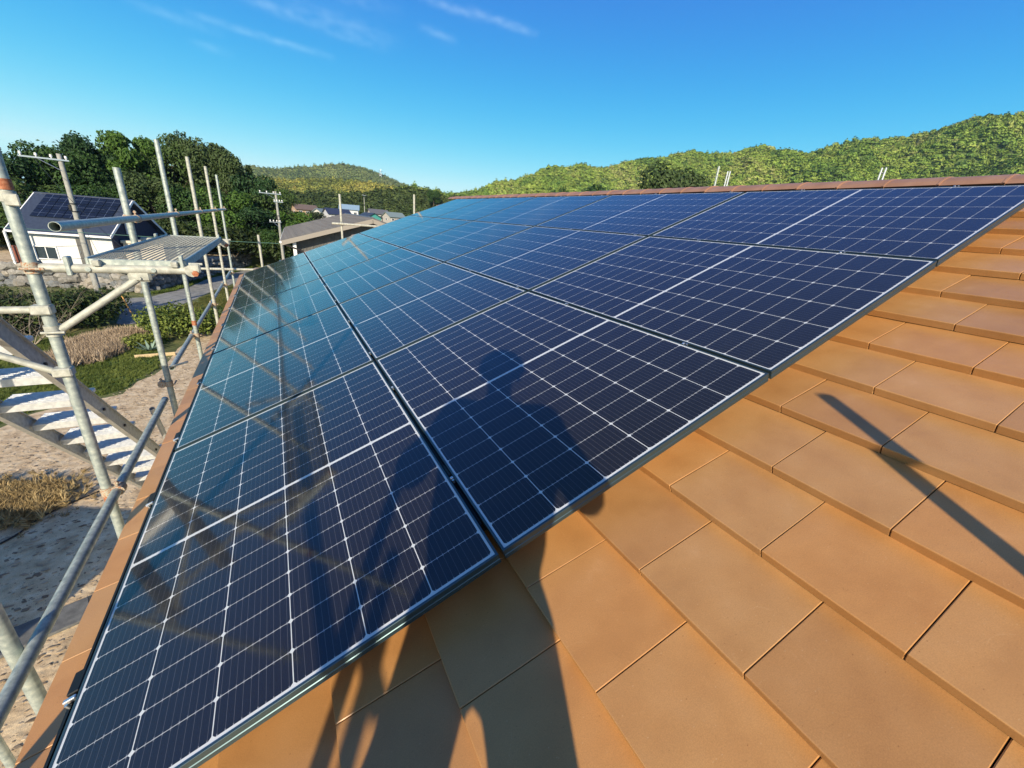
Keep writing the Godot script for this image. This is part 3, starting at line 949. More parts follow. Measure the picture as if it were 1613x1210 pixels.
func tree(kind: int, label: String, at: Vector3, h: float, turn: float, widen := 1.0, group := "trees of the dark wood") -> void:
	var s := h / 10.0
	var k: Array = tree_kinds[kind]
	var t := thing("cedar_tree" if kind == 5 else "evergreen_tree", label, "tree", Transform3D(Basis(Vector3.UP, turn).scaled(Vector3(s * widen, s, s * widen)), at), group)
	obj("trunk", k[1], M.bark, t)
	obj("crown", k[0], M.leaf, t, Transform3D(Basis(), Vector3(0, k[2] * 0.6, 0)))

func bush(called: String, label: String, category: String, at: Vector3, size: Vector3, seed_: int, dark: Color, light: Color, leaf := 0.09, n := 420, group := "") -> Node3D:
	var r := RandomNumberGenerator.new()
	r.seed = seed_
	var t := thing(called, label, category, Transform3D(Basis(Vector3.UP, r.randf() * TAU), at), group)
	var lobes := []
	for i in 7:
		var a := TAU * i / 7.0
		var rr := 0.0 if i == 0 else r.randf_range(0.3, 0.55)
		lobes.append([Vector3(cos(a) * rr * size.x, size.y * r.randf_range(0.35, 0.65), sin(a) * rr * size.z), Vector3(size.x * 0.42, size.y * 0.4, size.z * 0.42), n])
	obj("foliage", leaf_mass(lobes, leaf, seed_, dark, light, 1.0, 0.3), M.leaf, t)
	var g := Geo.new()
	for i in 9:
		var a := TAU * i / 9.0 + r.randf()
		g.tube(Vector3(0, -0.05, 0), Vector3(cos(a) * size.x * 0.4, size.y * r.randf_range(0.4, 0.8), sin(a) * size.z * 0.4), 0.02, 0.006, 5, false)
	obj("stem", g, M.bark, t)
	return t

# bare twigs rising from one root
func bare_shrub(label: String, at: Vector3, h: float, seed_: int) -> void:
	var r := RandomNumberGenerator.new()
	r.seed = seed_
	var t := thing("bare_shrub", label, "shrub", Transform3D(Basis(), at), "bare shrubs in front of the stone wall")
	for i in 7:
		var g := Geo.new()
		var p := Vector3.ZERO
		var d := Vector3(r.randfn() * 0.6, 1.0, r.randfn() * 0.6).normalized()
		var rad := 0.022
		for k in 5:
			var q := p + d * h * 0.24
			g.tube(p, q, rad, rad * 0.72, 5, false)
			if k > 0:
				for m in 3:
					var e := (d + Vector3(r.randfn(), r.randf() * 0.6, r.randfn()) * 0.9).normalized()
					var q2 := p + e * h * 0.28
					g.tube(p, q2, rad * 0.55, rad * 0.25, 4, false)
					g.tube(q2, q2 + (e + Vector3(r.randfn(), r.randf(), r.randfn()) * 0.6).normalized() * h * 0.16, rad * 0.3, rad * 0.12, 4, false)
			p = q
			rad *= 0.72
			d = (d + Vector3(r.randfn(), 0.1, r.randfn()) * 0.35).normalized()
		obj("branch", g, M.twig, t)

# ------------------------------------------------------------------ ground
func flat_sheet(called: String, pts: Array, y: float, m: Material) -> MeshInstance3D:
	var poly := PackedVector2Array(pts)
	var g := Geo.new()
	var t := Geometry2D.triangulate_polygon(poly)
	for i in range(0, t.size(), 3):
		var q := []
		for j in 3: q.append(Vector3(poly[t[i + j]].x, y, poly[t[i + j]].y))
		if (q[2] - q[0]).cross(q[1] - q[0]).y > 0: g.tri(q[0], q[1], q[2])
		else: g.tri(q[0], q[2], q[1])
	return structure(called, g, m)

# smooth a closed outline and roughen it
func rough_edge(pts: Array, amp: float, seed_: int) -> Array:
	var r := RandomNumberGenerator.new()
	r.seed = seed_
	var out := []
	var n := pts.size()
	for i in n:
		for k in 6:
			var t := k / 6.0
			var p: Vector2 = (pts[i] as Vector2).cubic_interpolate(pts[(i + 1) % n], pts[(i + n - 1) % n], pts[(i + 2) % n], t)
			out.append(p + Vector2(r.randfn(), r.randfn()) * amp)
	return out

func in_poly(poly: Array, count: int, r: RandomNumberGenerator) -> Array:
	var pk := PackedVector2Array(poly)
	var lo := Vector2(1e9, 1e9)
	var hi := -lo
	for p in poly:
		lo = lo.min(p); hi = hi.max(p)
	var out := []
	var tries := 0
	while out.size() < count and tries < count * 20:
		tries += 1
		var p := Vector2(r.randf_range(lo.x, hi.x), r.randf_range(lo.y, hi.y))
		if Geometry2D.is_point_in_polygon(p, pk): out.append(p)
	return out

func tuft(blades: int, h: float, seed_: int) -> ArrayMesh:
	var r := RandomNumberGenerator.new()
	r.seed = seed_
	var g := Geo.new()
	for i in blades:
		var a := r.randf() * TAU
		var p := Vector3(cos(a), 0, sin(a)) * r.randf() * h * 0.5
		var lean := Vector3(r.randfn() * 0.4, 1, r.randfn() * 0.4) * h * r.randf_range(0.5, 1.1)
		var s := Vector3(cos(a + 1.5), 0, sin(a + 1.5)) * h * 0.07
		g.tri(p - s, p + lean, p + s)
	return g.mesh(true)

func grass_patch(called: String, label: String, poly: Array, count: int, h: float, dark: Color, light: Color, seed_: int) -> void:
	var r := RandomNumberGenerator.new()
	r.seed = seed_
	var xf := []
	var cols := []
	var f := FastNoiseLite.new()
	f.seed = seed_
	f.frequency = 0.6
	for p in in_poly(poly, count, r):
		var s := r.randf_range(0.6, 1.3)
		xf.append(Transform3D(Basis(Vector3.UP, r.randf() * TAU).scaled(Vector3(s, s * r.randf_range(0.7, 1.3), s)), Vector3(p.x, GY + 0.01, p.y)))
		cols.append(dark.lerp(light, clampf(0.5 + 0.7 * f.get_noise_2d(p.x, p.y) + r.randfn() * 0.18, 0, 1)))
	tag(scatter(called, tuft(14, h, seed_), M.leaf if h < 0.2 else M.straw, xf, cols), label, "grass", "", "stuff")

func build_ground() -> void:
	# one sheet to the horizon, finer near the house
	var g := Geo.new()
	var f := FastNoiseLite.new()
	f.seed = 4
	f.frequency = 0.01
	var ring := [0.0, 12.0, 30.0, 60.0, 110.0, 200.0, 400.0, 900.0, 2000.0, 4500.0]
	var hh := func(p: Vector3) -> float:
		var d := Vector2(p.x, p.z).length()
		return GY + (0.0 if d < 50.0 else f.get_noise_2d(p.x, p.z) * minf(2.0, (d - 50.0) * 0.01))
	for i in ring.size() - 1:
		for k in 48:
			var q := []
			for e in [[i, k], [i + 1, k], [i + 1, k + 1], [i, k + 1]]:
				var a: float = TAU * e[1] / 48.0
				var p: Vector3 = Vector3(cos(a), 0, sin(a)) * float(ring[e[0]])
				p.y = hh.call(p)
				q.append(p)
			if i > 0: g.quad(q[0], q[1], q[2], q[3])
			else: g.tri(q[0], q[1], q[2])
	structure("ground", g, M.field)
	# bare yard round the house
	var yard := rough_edge([Vector2(-16, 14), Vector2(-16, -9), Vector2(-9.5, -13.6), Vector2(-7.5, -17.5), Vector2(-5.5, -18.9), Vector2(-4.5, -22.5), Vector2(-4.0, -30), Vector2(-2.2, -34), Vector2(3, -30), Vector2(16, -24), Vector2(18, 14)], 0.12, 3)
	flat_sheet("yard", yard, GY + 0.004, M.soil)
	# lane past the stone wall
	var lane := [Vector2(-30, -37.4), Vector2(-20, -36.2), Vector2(-9.8, -34.2), Vector2(-8.0, -30.6), Vector2(-6.7, -32.0), Vector2(-5.4, -38.5), Vector2(-2.9, -47.5), Vector2(3, -61), Vector2(16, -80), Vector2(12, -84), Vector2(-1.5, -63), Vector2(-5.4, -49.5), Vector2(-7.6, -41.0), Vector2(-9.4, -39.0), Vector2(-16, -40.2), Vector2(-30, -41)]
	flat_sheet("lane", rough_edge(lane, 0.05, 5), GY + 0.008, M.road)
	# lawn, verges, rough grass
	var lawn := rough_edge([Vector2(-9.4, -15.6), Vector2(-7.2, -18.0), Vector2(-5.6, -19.2), Vector2(-4.7, -21.4), Vector2(-4.9, -23.6), Vector2(-5.4, -27.6), Vector2(-7.5, -29.2), Vector2(-10.5, -27.5), Vector2(-13, -22), Vector2(-13, -17)], 0.1, 7)
	flat_sheet("lawn", lawn, GY + 0.008, M.turf)
	grass_patch("lawn_grass", "short green lawn beside the sandy yard", lawn, 15000, 0.10, Color(0.05, 0.085, 0.014), Color(0.18, 0.22, 0.05), 11)
	var verge := rough_edge([Vector2(-6.2, -32.6), Vector2(-5.0, -38.6), Vector2(-2.6, -47.0), Vector2(2, -56), Vector2(3.5, -50), Vector2(0.2, -41), Vector2(-2.2, -33), Vector2(-3.9, -30), Vector2(-5.4, -29.6)], 0.12, 9)
	flat_sheet("verge", verge, GY + 0.006, M.turf)
	grass_patch("verge_grass", "rough green verge between the lane and the yard", verge, 9000, 0.13, Color(0.05, 0.07, 0.014), Color(0.16, 0.16, 0.05), 13)
	var bank := rough_edge([Vector2(-8.9, -40.4), Vector2(-7.2, -41.9), Vector2(-5.2, -49.8), Vector2(-2.2, -57.6), Vector2(-3.4, -57.6), Vector2(-6.3, -50.0), Vector2(-8.0, -43.0)], 0.08, 15)
	grass_patch("bank_grass", "strip of grass along the foot of the stone wall", bank, 3500, 0.16, Color(0.05, 0.09, 0.014), Color(0.14, 0.19, 0.04), 17)
	# dead plants in a clump by the lawn
	var r := RandomNumberGenerator.new()
	r.seed = 19
	var t := thing("dry_plant_clump", "pale brown clump of dried-up plants at the edge of the lawn", "plants")
	var xf := []
	var cols := []
	for p in in_poly(rough_edge([Vector2(-8.4, -22.6), Vector2(-7.0, -24.0), Vector2(-6.4, -27.4), Vector2(-7.2, -28.2), Vector2(-8.6, -26.5)], 0.05, 20), 2400, r):
		var s := r.randf_range(0.6, 1.4)
		xf.append(Transform3D(Basis(Vector3.UP, r.randf() * TAU).scaled(Vector3(s, s * 1.2, s)), Vector3(p.x + r.randfn() * 0.2, GY + 0.01, p.y + r.randfn() * 0.2)))
		cols.append(Color(0.22, 0.16, 0.10).lerp(Color(0.50, 0.40, 0.28), r.randf()))
	scatter("stalks", tuft(18, 0.32, 21), M.straw, xf, cols, t)
	# straw heap
	t = thing("straw_heap", "heap of yellow straw lying on the bare yard", "straw")
	xf = []
	cols = []
	for p in in_poly(rough_edge([Vector2(-8.5, -11.7), Vector2(-5.7, -11.1), Vector2(-4.9, -11.7), Vector2(-5.2, -12.1), Vector2(-6.2, -12.6), Vector2(-8.5, -12.9)], 0.06, 22), 5200, r):
		var s := r.randf_range(0.6, 1.3)
		xf.append(Transform3D(Basis.from_euler(Vector3(r.randfn() * 0.8, r.randf() * TAU, r.randfn() * 0.8)).scaled(Vector3(s, s, s)), Vector3(p.x + r.randfn() * 0.28, GY + r.randf() * 0.12, p.y + r.randfn() * 0.28)))
		cols.append(Color(0.24, 0.17, 0.07).lerp(Color(0.48, 0.37, 0.18), r.randf()))
	scatter("stalks", tuft(18, 0.17, 23), M.straw, xf, cols, t)
	# litter of dark clods, leaves and twigs over the bare yard
	var cg := Geo.new()
	cg.box(Vector3(0, 0.01, 0), Vector3(0.10, 0.03, 0.07), Basis(Vector3.UP, 0.4), 0.012)
	xf = []
	cols = []
	for p in in_poly([Vector2(-9, -2), Vector2(-9, -13), Vector2(-5.5, -19), Vector2(-4, -26), Vector2(-1, -26), Vector2(0.2, -2)], 14000, r):
		if p.x > 0.3 or p.y > 0: continue
		var s := pow(r.randf(), 3.0) * 0.6 + 0.16
		xf.append(Transform3D(Basis.from_euler(Vector3(r.randfn() * 0.2, r.randf() * TAU, r.randfn() * 0.2)).scaled(Vector3(s * r.randf_range(0.6, 2.4), s, s)), Vector3(p.x, GY + 0.004, p.y)))
		cols.append(Color(0.12, 0.09, 0.06).lerp(Color(0.46, 0.38, 0.27), r.randf()))
	tag(scatter("yard_litter", cg.mesh(true), M.straw, xf, cols), "clods, dead leaves and crumbs of soil strewn over the yard", "litter", "", "stuff")
	# hose across the yard
	g = Geo.new()
	var hp := [Vector3(-9, 0, -8.3), Vector3(-6.6, 0, -9.4), Vector3(-5.3, 0, -10.3), Vector3(-4.9, 0, -11.1), Vector3(-4.1, 0, -11.8), Vector3(-2.9, 0, -12.6), Vector3(-1.6, 0, -13.0)]
	for i in hp.size() - 1:
		for k in 6:
			var a: Vector3 = hp[i].cubic_interpolate(hp[i + 1], hp[maxi(i - 1, 0)], hp[mini(i + 2, hp.size() - 1)], k / 6.0)
			var b: Vector3 = hp[i].cubic_interpolate(hp[i + 1], hp[maxi(i - 1, 0)], hp[mini(i + 2, hp.size() - 1)], (k + 1) / 6.0)
			g.tube(a + Vector3(0, GY + 0.03, 0), b + Vector3(0, GY + 0.03, 0), 0.018, 0.018, 6, false)
	tag(obj("hose", g, M.cable), "black hose lying across the bare yard", "hose")
	for i in 3:
		g = Geo.new()
		g.box(Vector3.ZERO, Vector3(0.58, 0.06, 0.58), Basis(), 0.01)
		var o := obj("paving_slab", g, M.slab, self, Transform3D(Basis(Vector3.UP, 0.32), Vector3(-4.62 + i * 0.58, GY + 0.034, -7.1 - i * 0.2)))
		tag(o, ["grey paving slab at the outer end of the row on the yard", "grey paving slab in the middle of the row on the yard", "grey paving slab at the house end of the row on the yard"][i], "paving slab", "paving slabs on the yard")
	# board and plants at the corner of the lawn
	g = Geo.new()
	g.box(Vector3(0, 0.09, 0), Vector3(1.5, 0.16, 0.05), Basis(), 0.006)
	tag(obj("timber_board", g, M.wood, self, Transform3D(Basis(Vector3.UP, 0.1), Vector3(-5.1, GY, -23.6))), "pale timber board edging the bed by the lawn", "board")
	t = thing("agave", "blue-green agave rosette behind the timber board", "plant", Transform3D(Basis(), Vector3(-5.5, GY, -24.6)))
	for i in 16:
		g = Geo.new()
		var a := TAU * i / 16.0
		var d := Vector3(cos(a), 0.5 + 0.4 * (i % 2), sin(a)).normalized()
		var sd := Vector3(-sin(a), 0, cos(a)) * 0.06
		g.quad(Vector3.ZERO - sd * 0.7, d * 0.35 - sd, d * 0.35 + sd, Vector3.ZERO + sd * 0.7)
		g.tri(d * 0.35 - sd, d * 0.75, d * 0.35 + sd)
		obj("leaf", g, M.agave, t)
	bush("leafy_bush", "bright green leafy bush at the corner of the lawn", "bush", Vector3(-4.6, GY, -27.4), Vector3(2.2, 1.9, 2.4), 31, Color(0.03, 0.06, 0.012), Color(0.20, 0.25, 0.05), 0.085, 620)
	bush("leafy_bush", "dark green bush on the yard side of the bright one", "bush", Vector3(-3.0, GY, -28.4), Vector3(1.8, 1.3, 1.8), 32, Color(0.015, 0.035, 0.008), Color(0.08, 0.12, 0.03), 0.08, 420)
	bush("leafy_bush", "low yellow-green bush beside the agave", "bush", Vector3(-6.0, GY, -25.6), Vector3(1.0, 0.7, 1.0), 33, Color(0.05, 0.08, 0.012), Color(0.24, 0.28, 0.06), 0.06, 240)
	# scrub in front of the stone wall
	var sp := [Vector3(-9.3, 2.2, -30.2), Vector3(-10.9, 2.2, -29.4), Vector3(-12.6, 2.3, -29.8), Vector3(-14.6, 2.6, -29.0), Vector3(-16.8, 2.7, -28.2), Vector3(-12.0, 1.7, -33.0), Vector3(-15.0, 2.2, -33.4), Vector3(-19.0, 2.7, -30.5), Vector3(-10.0, 1.5, -33.6), Vector3(-13.2, 1.6, -26.4), Vector3(-16.2, 1.9, -24.6), Vector3(-18.6, 2.4, -26.6)]
	var sl := ["at the lane end of the scrub", "second from the lane", "third from the lane", "fourth from the lane", "fifth from the lane", "against the lane in the middle of the scrub", "against the lane on the outer side", "at the outer end of the scrub", "beside the foot of the utility pole", "on the lawn side in the middle", "on the lawn side further out", "at the outer corner by the lawn"]
	for i in sp.size():
		bush("scrub_bush", "dark green scrub bush " + sl[i], "bush", Vector3(sp[i].x, GY, sp[i].z), Vector3(2.5, sp[i].y, 2.3), 40 + i, Color(0.012, 0.028, 0.008), Color(0.07, 0.10, 0.028), 0.11, 330, "scrub bushes before the stone wall")
	var bl := ["beside the stout scaffold post", "amid the scrub beside the lane", "rising highest from the scrub", "at the lawn edge of the scrub", "at the outer side of the scrub", "on the lane side of the tallest shrub", "half hidden behind the dry clump", "close to the utility pole", "between the pole and the lane", "in front of the pale wall stones", "at the far outer corner of the scrub"]
	var bp := [Vector3(-12.2, 0, -27.6), Vector3(-10.6, 0, -31.6), Vector3(-14.2, 0, -27.4), Vector3(-9.8, 0, -28.4), Vector3(-16.8, 0, -26.0), Vector3(-13.2, 0, -30.4), Vector3(-10.2, 0, -26.6), Vector3(-9.9, 0, -31.4), Vector3(-8.6, 0, -31.2), Vector3(-11.6, 0, -30.0), Vector3(-18.0, 0, -28.4)]
	for i in bl.size():
		bare_shrub("leafless pale-twigged shrub " + bl[i], Vector3(bp[i].x, GY, bp[i].z), [3.2, 2.8, 3.8, 2.2, 3.0, 3.4, 2.0, 2.4, 1.8, 3.0, 3.2][i], 90 + i)

# ------------------------------------------------------------------ stone wall
func build_stone_wall() -> void:
	var t := thing("stone_wall", "rubble retaining wall of pale boulders below the navy house", "stone wall")
	var path := [Vector2(-30, -44.8), Vector2(-18, -44.2), Vector2(-12, -43.0), Vector2(-8.9, -40.8), Vector2(-7.9, -42.6), Vector2(-5.9, -50.0), Vector2(-2.6, -59.0), Vector2(3.0, -70.0)]
	var g := Geo.new()
	var h := 1.55
	for i in path.size() - 1:
		var a := Vector3(path[i].x, GY - 0.1, path[i].y)
		var b := Vector3(path[i + 1].x, GY - 0.1, path[i + 1].y)
		var d := (b - a).normalized()
		var back := Vector3(d.z, 0, -d.x) * (1 if Vector3(d.z, 0, -d.x).z < 0 else -1)
		if i >= 3: back = Vector3(d.z, 0, -d.x) * (1 if Vector3(d.z, 0, -d.x).x < 0 else -1)
		var up := Vector3(0, h, 0) + back * 0.4
		g.quad(a + back * 0.3, b + back * 0.3, b + back * 0.3 + up, a + back * 0.3 + up)
		g.quad(a + back * 0.3 + up, b + back * 0.3 + up, b + back * 1.2 + up, a + back * 1.2 + up)
	obj("backing", g, M.slab, t)
	# boulders in rough courses
	var shapes := []
	var r := RandomNumberGenerator.new()
	r.seed = 55
	for s in 6:
		var sg := Geo.new()
		var pts := []
		for i in 5:
			var row := []
			for k in 7:
				var th := PI * (i + 0.0) / 4.0
				var ph := TAU * k / 7.0
				var p := Vector3(sin(th) * cos(ph), cos(th), sin(th) * sin(ph))
				row.append(p)
			pts.append(row)
		var jig := {}
		for i in 5:
			for k in 7:
				var key := "%d" % (i * 10 + (k if i > 0 and i < 4 else 0))
				if not jig.has(key): jig[key] = r.randf_range(0.8, 1.15)
				var p: Vector3 = pts[i][k] * jig[key]
				pts[i][k] = Vector3(signf(p.x) * pow(absf(p.x), 0.9), signf(p.y) * pow(absf(p.y), 0.9), signf(p.z) * pow(absf(p.z), 0.9)) * 0.5
		for i in 4:
			for k in 7:
				var k2 := (k + 1) % 7
				if i == 0: sg.tri(pts[0][k], pts[1][k2], pts[1][k])
				elif i == 3: sg.tri(pts[3][k], pts[3][k2], pts[4][k])
				else: sg.quad(pts[i][k], pts[i][k2], pts[i + 1][k2], pts[i + 1][k])
		shapes.append(sg.mesh())
	for i in range(1, path.size() - 1):
		var a: Vector2 = path[i]
		var b: Vector2 = path[i + 1]
		var ln := (b - a).length()
		var d := (b - a) / ln
		var nrm := Vector2(d.y, -d.x)
		if (i < 3 and nrm.y > 0) or (i >= 3 and nrm.x > 0): nrm = -nrm
		for row in 4:
			var s := r.randf_range(0, 0.3)
			while s < ln:
				var w := r.randf_range(0.42, 1.0)
				var y := GY + 0.2 + row * 0.40 + r.randf_range(-0.13, 0.13)
				var p := a + d * s + nrm * (0.12 + row * 0.08)
				obj("boulder", shapes[r.randi() % 6], M.stone[r.randi() % 4], t, Transform3D(Basis.from_euler(Vector3(r.randfn() * 0.15, atan2(-d.y, d.x), r.randfn() * 0.4)).scaled(Vector3(w * 1.15, r.randf_range(0.40, 0.68), 0.5)), Vector3(p.x, y, p.y)))
				s += w * 0.86
			if i >= 5 and row > 2: break
	# the raised lot behind it
	var lot := [Vector2(-30, -45.6), Vector2(-18, -45.0), Vector2(-12.4, -43.9), Vector2(-9.2, -41.8), Vector2(-8.6, -43.0), Vector2(-6.6, -50.2), Vector2(-3.2, -59.2), Vector2(2.4, -70.4), Vector2(-30, -75)]
	flat_sheet("lot", lot, GY + 1.5, M.soil)

# ------------------------------------------------------------------ buildings
func window_part(parent: Node, o: Vector3, b: Basis, w: float, h: float) -> void:
	var g := Geo.new()
	for s in [-1.0, 1.0]:
		g.box(o + b.x * s * w * 0.5, Vector3(0.07, h + 0.07, 0.08), b)
		g.box(o + b.y * s * h * 0.5, Vector3(w - 0.07, 0.07, 0.08), b)
	g.box(o, Vector3(0.05, h - 0.07, 0.06), b)
	var win := obj("window", g, M.trim, parent)
	g = Geo.new()
	g.box(o - b.z * 0.01, Vector3(w - 0.06, h - 0.06, 0.02), b)
	obj("pane", g, M.pane, win)

func build_navy_house() -> void:
	var rx := Vector3(0.94, 0, 0.341).normalized()       # along the ridge, towards the gable that shows
	var f := Vector3(-0.341, 0, 0.94).normalized()       # down the slope that faces the lane
	var b := Basis(rx, Vector3.UP, f)
	var o := Vector3(-12.3, GY + 1.5, -46.35)             # under the middle of the ridge
	var t := thing("navy_house", "white house with a navy tiled roof and gable behind the stone wall", "house", Transform3D(b, o))
	var hl := 3.35
	var hw := 3.3
	var eave := 2.45
	var ridge := 5.05
	var g := Geo.new()
	g.box(Vector3(0, eave * 0.5, 0), Vector3(hl * 2 - 0.7, eave, hw * 2 - 0.9))
	obj("wall", g, M.white_wall, t)
	g = Geo.new()
	g.prism(PackedVector2Array([Vector2(-hw + 0.5, 1.5), Vector2(hw - 0.5, 1.5), Vector2(hw - 0.5, eave + 0.15), Vector2(0, ridge - 0.25), Vector2(-hw + 0.5, eave + 0.15)]), Vector3(-hl + 0.42, 0.02, 0), Basis(Vector3(0, 0, 1), Vector3.UP, Vector3(1, 0, 0)), hl * 2 - 0.84 + 0.12)
	obj("upper_wall", g, M.navy_wall, t)
	# roof slabs with courses of tiles
	var sl := Vector3(0, -(ridge - eave), hw)
	var len_ := sl.length()
	for s in [-1.0, 1.0]:
		var d := Vector3(0, sl.y, sl.z * s).normalized()
		var nr := Vector3(1, 0, 0).cross(d)
		if nr.y < 0: nr = -nr
		g = Geo.new()
		var bs := Basis(Vector3(1, 0, 0), nr, Vector3(1, 0, 0).cross(nr))
		g.box(Vector3(0, ridge, 0) + d * len_ * 0.5, Vector3(hl * 2, 0.1, len_), bs)
		var rf := obj("roof", g, M.navy_tile, t)
		for k in 14:
			g = Geo.new()
			var tilt := bs.rotated(Vector3(1, 0, 0), 0.05 * s)
			g.box(Vector3(0, ridge, 0) + d * len_ * (k + 0.5) / 14.0 + nr * 0.06, Vector3(hl * 2 - 0.02, 0.03, len_ / 14.0), tilt, 0.008)
			obj("tile_course", g, M.navy_tile, rf)
		g = Geo.new()
		g.box(Vector3(0, eave, hw * s) + nr * 0.02 + d * 0.03, Vector3(hl * 2 + 0.04, 0.14, 0.06), Basis())
		for e in [-1.0, 1.0]:
			g.box(Vector3(hl * e, ridge, 0) + d * len_ * 0.5 + nr * 0.03, Vector3(0.07, 0.16, len_), bs)
		obj("fascia", g, M.trim, rf)
		if s > 0:
			# small solar array on the slope that faces the lane: each panel a piece of the roof
			for i in 5:
				for k in 4:
					if k == 3 and i < 3: continue
					if k == 3 and i > 3: continue
					var c := Vector3(-1.95 + i * 1.04, ridge, 0) + d * (0.5 + k * 0.86) + nr * 0.13
					g = Geo.new()
					g.box(c, Vector3(1.0, 0.035, 0.82), bs, 0.006)
					obj("panel", g, M.dark_cell, rf)
					g = Geo.new()
					g.box(c + nr * 0.019 + Vector3(0, 0, 0), Vector3(0.02, 0.006, 0.8), bs)
					g.box(c + nr * 0.019, Vector3(0.98, 0.006, 0.014), bs)
					obj("panel_line", g, M.frame, rf)
	g = Geo.new()
	g.tube(Vector3(-hl, ridge + 0.06, 0), Vector3(hl, ridge + 0.06, 0), 0.09, 0.09, 8)
	obj("ridge", g, M.navy_tile, t)
	window_part(t, Vector3(hl - 0.2, 3.1, 0.75), Basis(Vector3(0, 0, -1), Vector3.UP, Vector3(1, 0, 0)), 0.9, 0.9)
	window_part(t, Vector3(-1.5, 1.0, hw - 0.42), Basis(), 1.4, 0.9)
	g = Geo.new()
	g.box(Vector3(1.1, 1.15, hw - 0.42), Vector3(0.9, 2.1, 0.06), Basis(), 0.01)
	var dr := obj("door", g, M.grey_wall, t)
	g = Geo.new()
	g.tube(Vector3(0.78, 1.1, hw - 0.37), Vector3(0.78, 1.3, hw - 0.37), 0.02, 0.02, 6)
	obj("handle", g, M.frame, dr)
	# porch on the outer end: posts, beam, brick flank
	g = Geo.new()
	for x in [-hl + 0.1, -hl + 1.1]:
		g.box(Vector3(x, eave * 0.5, hw + 0.2), Vector3(0.12, eave, 0.12), Basis(), 0.01)
	obj("porch_post", g, M.trim, t)
	g = Geo.new()
	g.box(Vector3(-hl + 0.02, 0.7, hw - 0.25), Vector3(0.5, 1.4, 0.3), Basis(), 0.01)
	obj("brick_flank", g, M.brick_red, t)
	# terrace beside the gable
	g = Geo.new()
	g.box(Vector3(hl + 1.3, 1.0, 0.4), Vector3(2.8, 2.0, 3.4), Basis())
	g.box(Vector3(hl + 1.3, 2.1, 0.4), Vector3(3.0, 0.2, 3.6), Basis(), 0.02)
	obj("annex", g, M.cream_wall, t)

func build_barn() -> void:
	var t := thing("barn", "barn with a grey standing-seam roof and ribbed dark gable wall", "barn", Transform3D(Basis(Vector3.UP, -0.035), Vector3(6.3, GY, -29.0)))
	var ridge := 0.86 - GY
	var eave := -0.80 - GY
	var hw := 5.5
	var ln := 17.0
	var g := Geo.new()
	for s in [-1.0, 1.0]:
		var a := Vector3(0, ridge, 0)
		var d := Vector3(s * hw, eave - ridge, 0)
		var nr := Vector3(0, 0, 1).cross(d.normalized())
		if nr.y < 0: nr = -nr
		var bs := Basis(d.normalized(), nr, d.normalized().cross(nr))
		g = Geo.new()
		g.box(a + d * 0.5 + Vector3(0, 0, -ln * 0.5), Vector3(d.length(), 0.08, ln), bs)
		var rf := obj("roof", g, M.seam_roof, t)
		for k in 30:
			g = Geo.new()
			g.box(a + d * 0.5 + nr * 0.06 + Vector3(0, 0, -0.1 - k * (ln - 0.2) / 29.0), Vector3(d.length() - 0.1, 0.09, 0.06), bs)
			obj("seam", g, M.seam_roof, rf)
		g = Geo.new()
		g.box(a + d * 0.5 - nr * 0.12 + Vector3(0, 0, 0.03), Vector3(d.length(), 0.26, 0.06), bs)
		obj("verge_board", g, M.verge, rf)
		g = Geo.new()
		g.tube(Vector3(s * hw, eave - 0.06, 0.1), Vector3(s * hw, eave - 0.06, -ln), 0.07, 0.07, 8)
		obj("gutter", g, M.trim, rf)
	g = Geo.new()
	g.tube(Vector3(0, ridge + 0.05, 0.02), Vector3(0, ridge + 0.05, -ln), 0.09, 0.09, 8)
	obj("ridge", g, M.seam_roof, t)
	g = Geo.new()
	g.prism(PackedVector2Array([Vector2(-hw + 0.9, 0), Vector2(hw - 0.9, 0), Vector2(hw - 0.9, eave), Vector2(0, ridge - 0.25), Vector2(-hw + 0.9, eave)]), Vector3(0, 0, -ln + 0.5), Basis(), ln - 1.3)
	var wall := obj("wall", g, M.grey_wall, t)
	# ribs of the metal siding on the gable that shows
	for k in 46:
		var x := -hw + 1.0 + k * (hw * 2 - 2.0) / 45.0
		var top := ridge - 0.3 - absf(x) / hw * (ridge - eave)
		g = Geo.new()
		g.box(Vector3(x, top * 0.5, -0.79), Vector3(0.06, top, 0.04), Basis(), 0.008)
		obj("rib", g, M.grey_wall, wall)
	g = Geo.new()
	for x in [-hw + 0.75, -1.8, 1.8, hw - 0.75]:
		g.box(Vector3(x, (eave + 0.2) * 0.5, -0.35), Vector3(0.2, eave + 0.2, 0.2), Basis(), 0.01)
	obj("porch_post", g, M.trim, t)
	g = Geo.new()
	g.tube(Vector3(-hw + 0.1, eave - 0.15, 0.0), Vector3(-hw + 1.6, eave - 0.75, -0.55), 0.05, 0.05, 8)
	g.tube(Vector3(-hw + 1.6, eave - 0.75, -0.55), Vector3(-hw + 1.6, 0.1, -0.55), 0.05, 0.05, 8)
	obj("downpipe", g, M.dark_trim, t)
	g = Geo.new()
	g.box(Vector3(-hw - 0.7, 1.6, -1.0), Vector3(0.5, 3.2, 2.2), Basis(), 0.02)
	tag(obj("white_cabinet", g, M.trim, t), "", "")

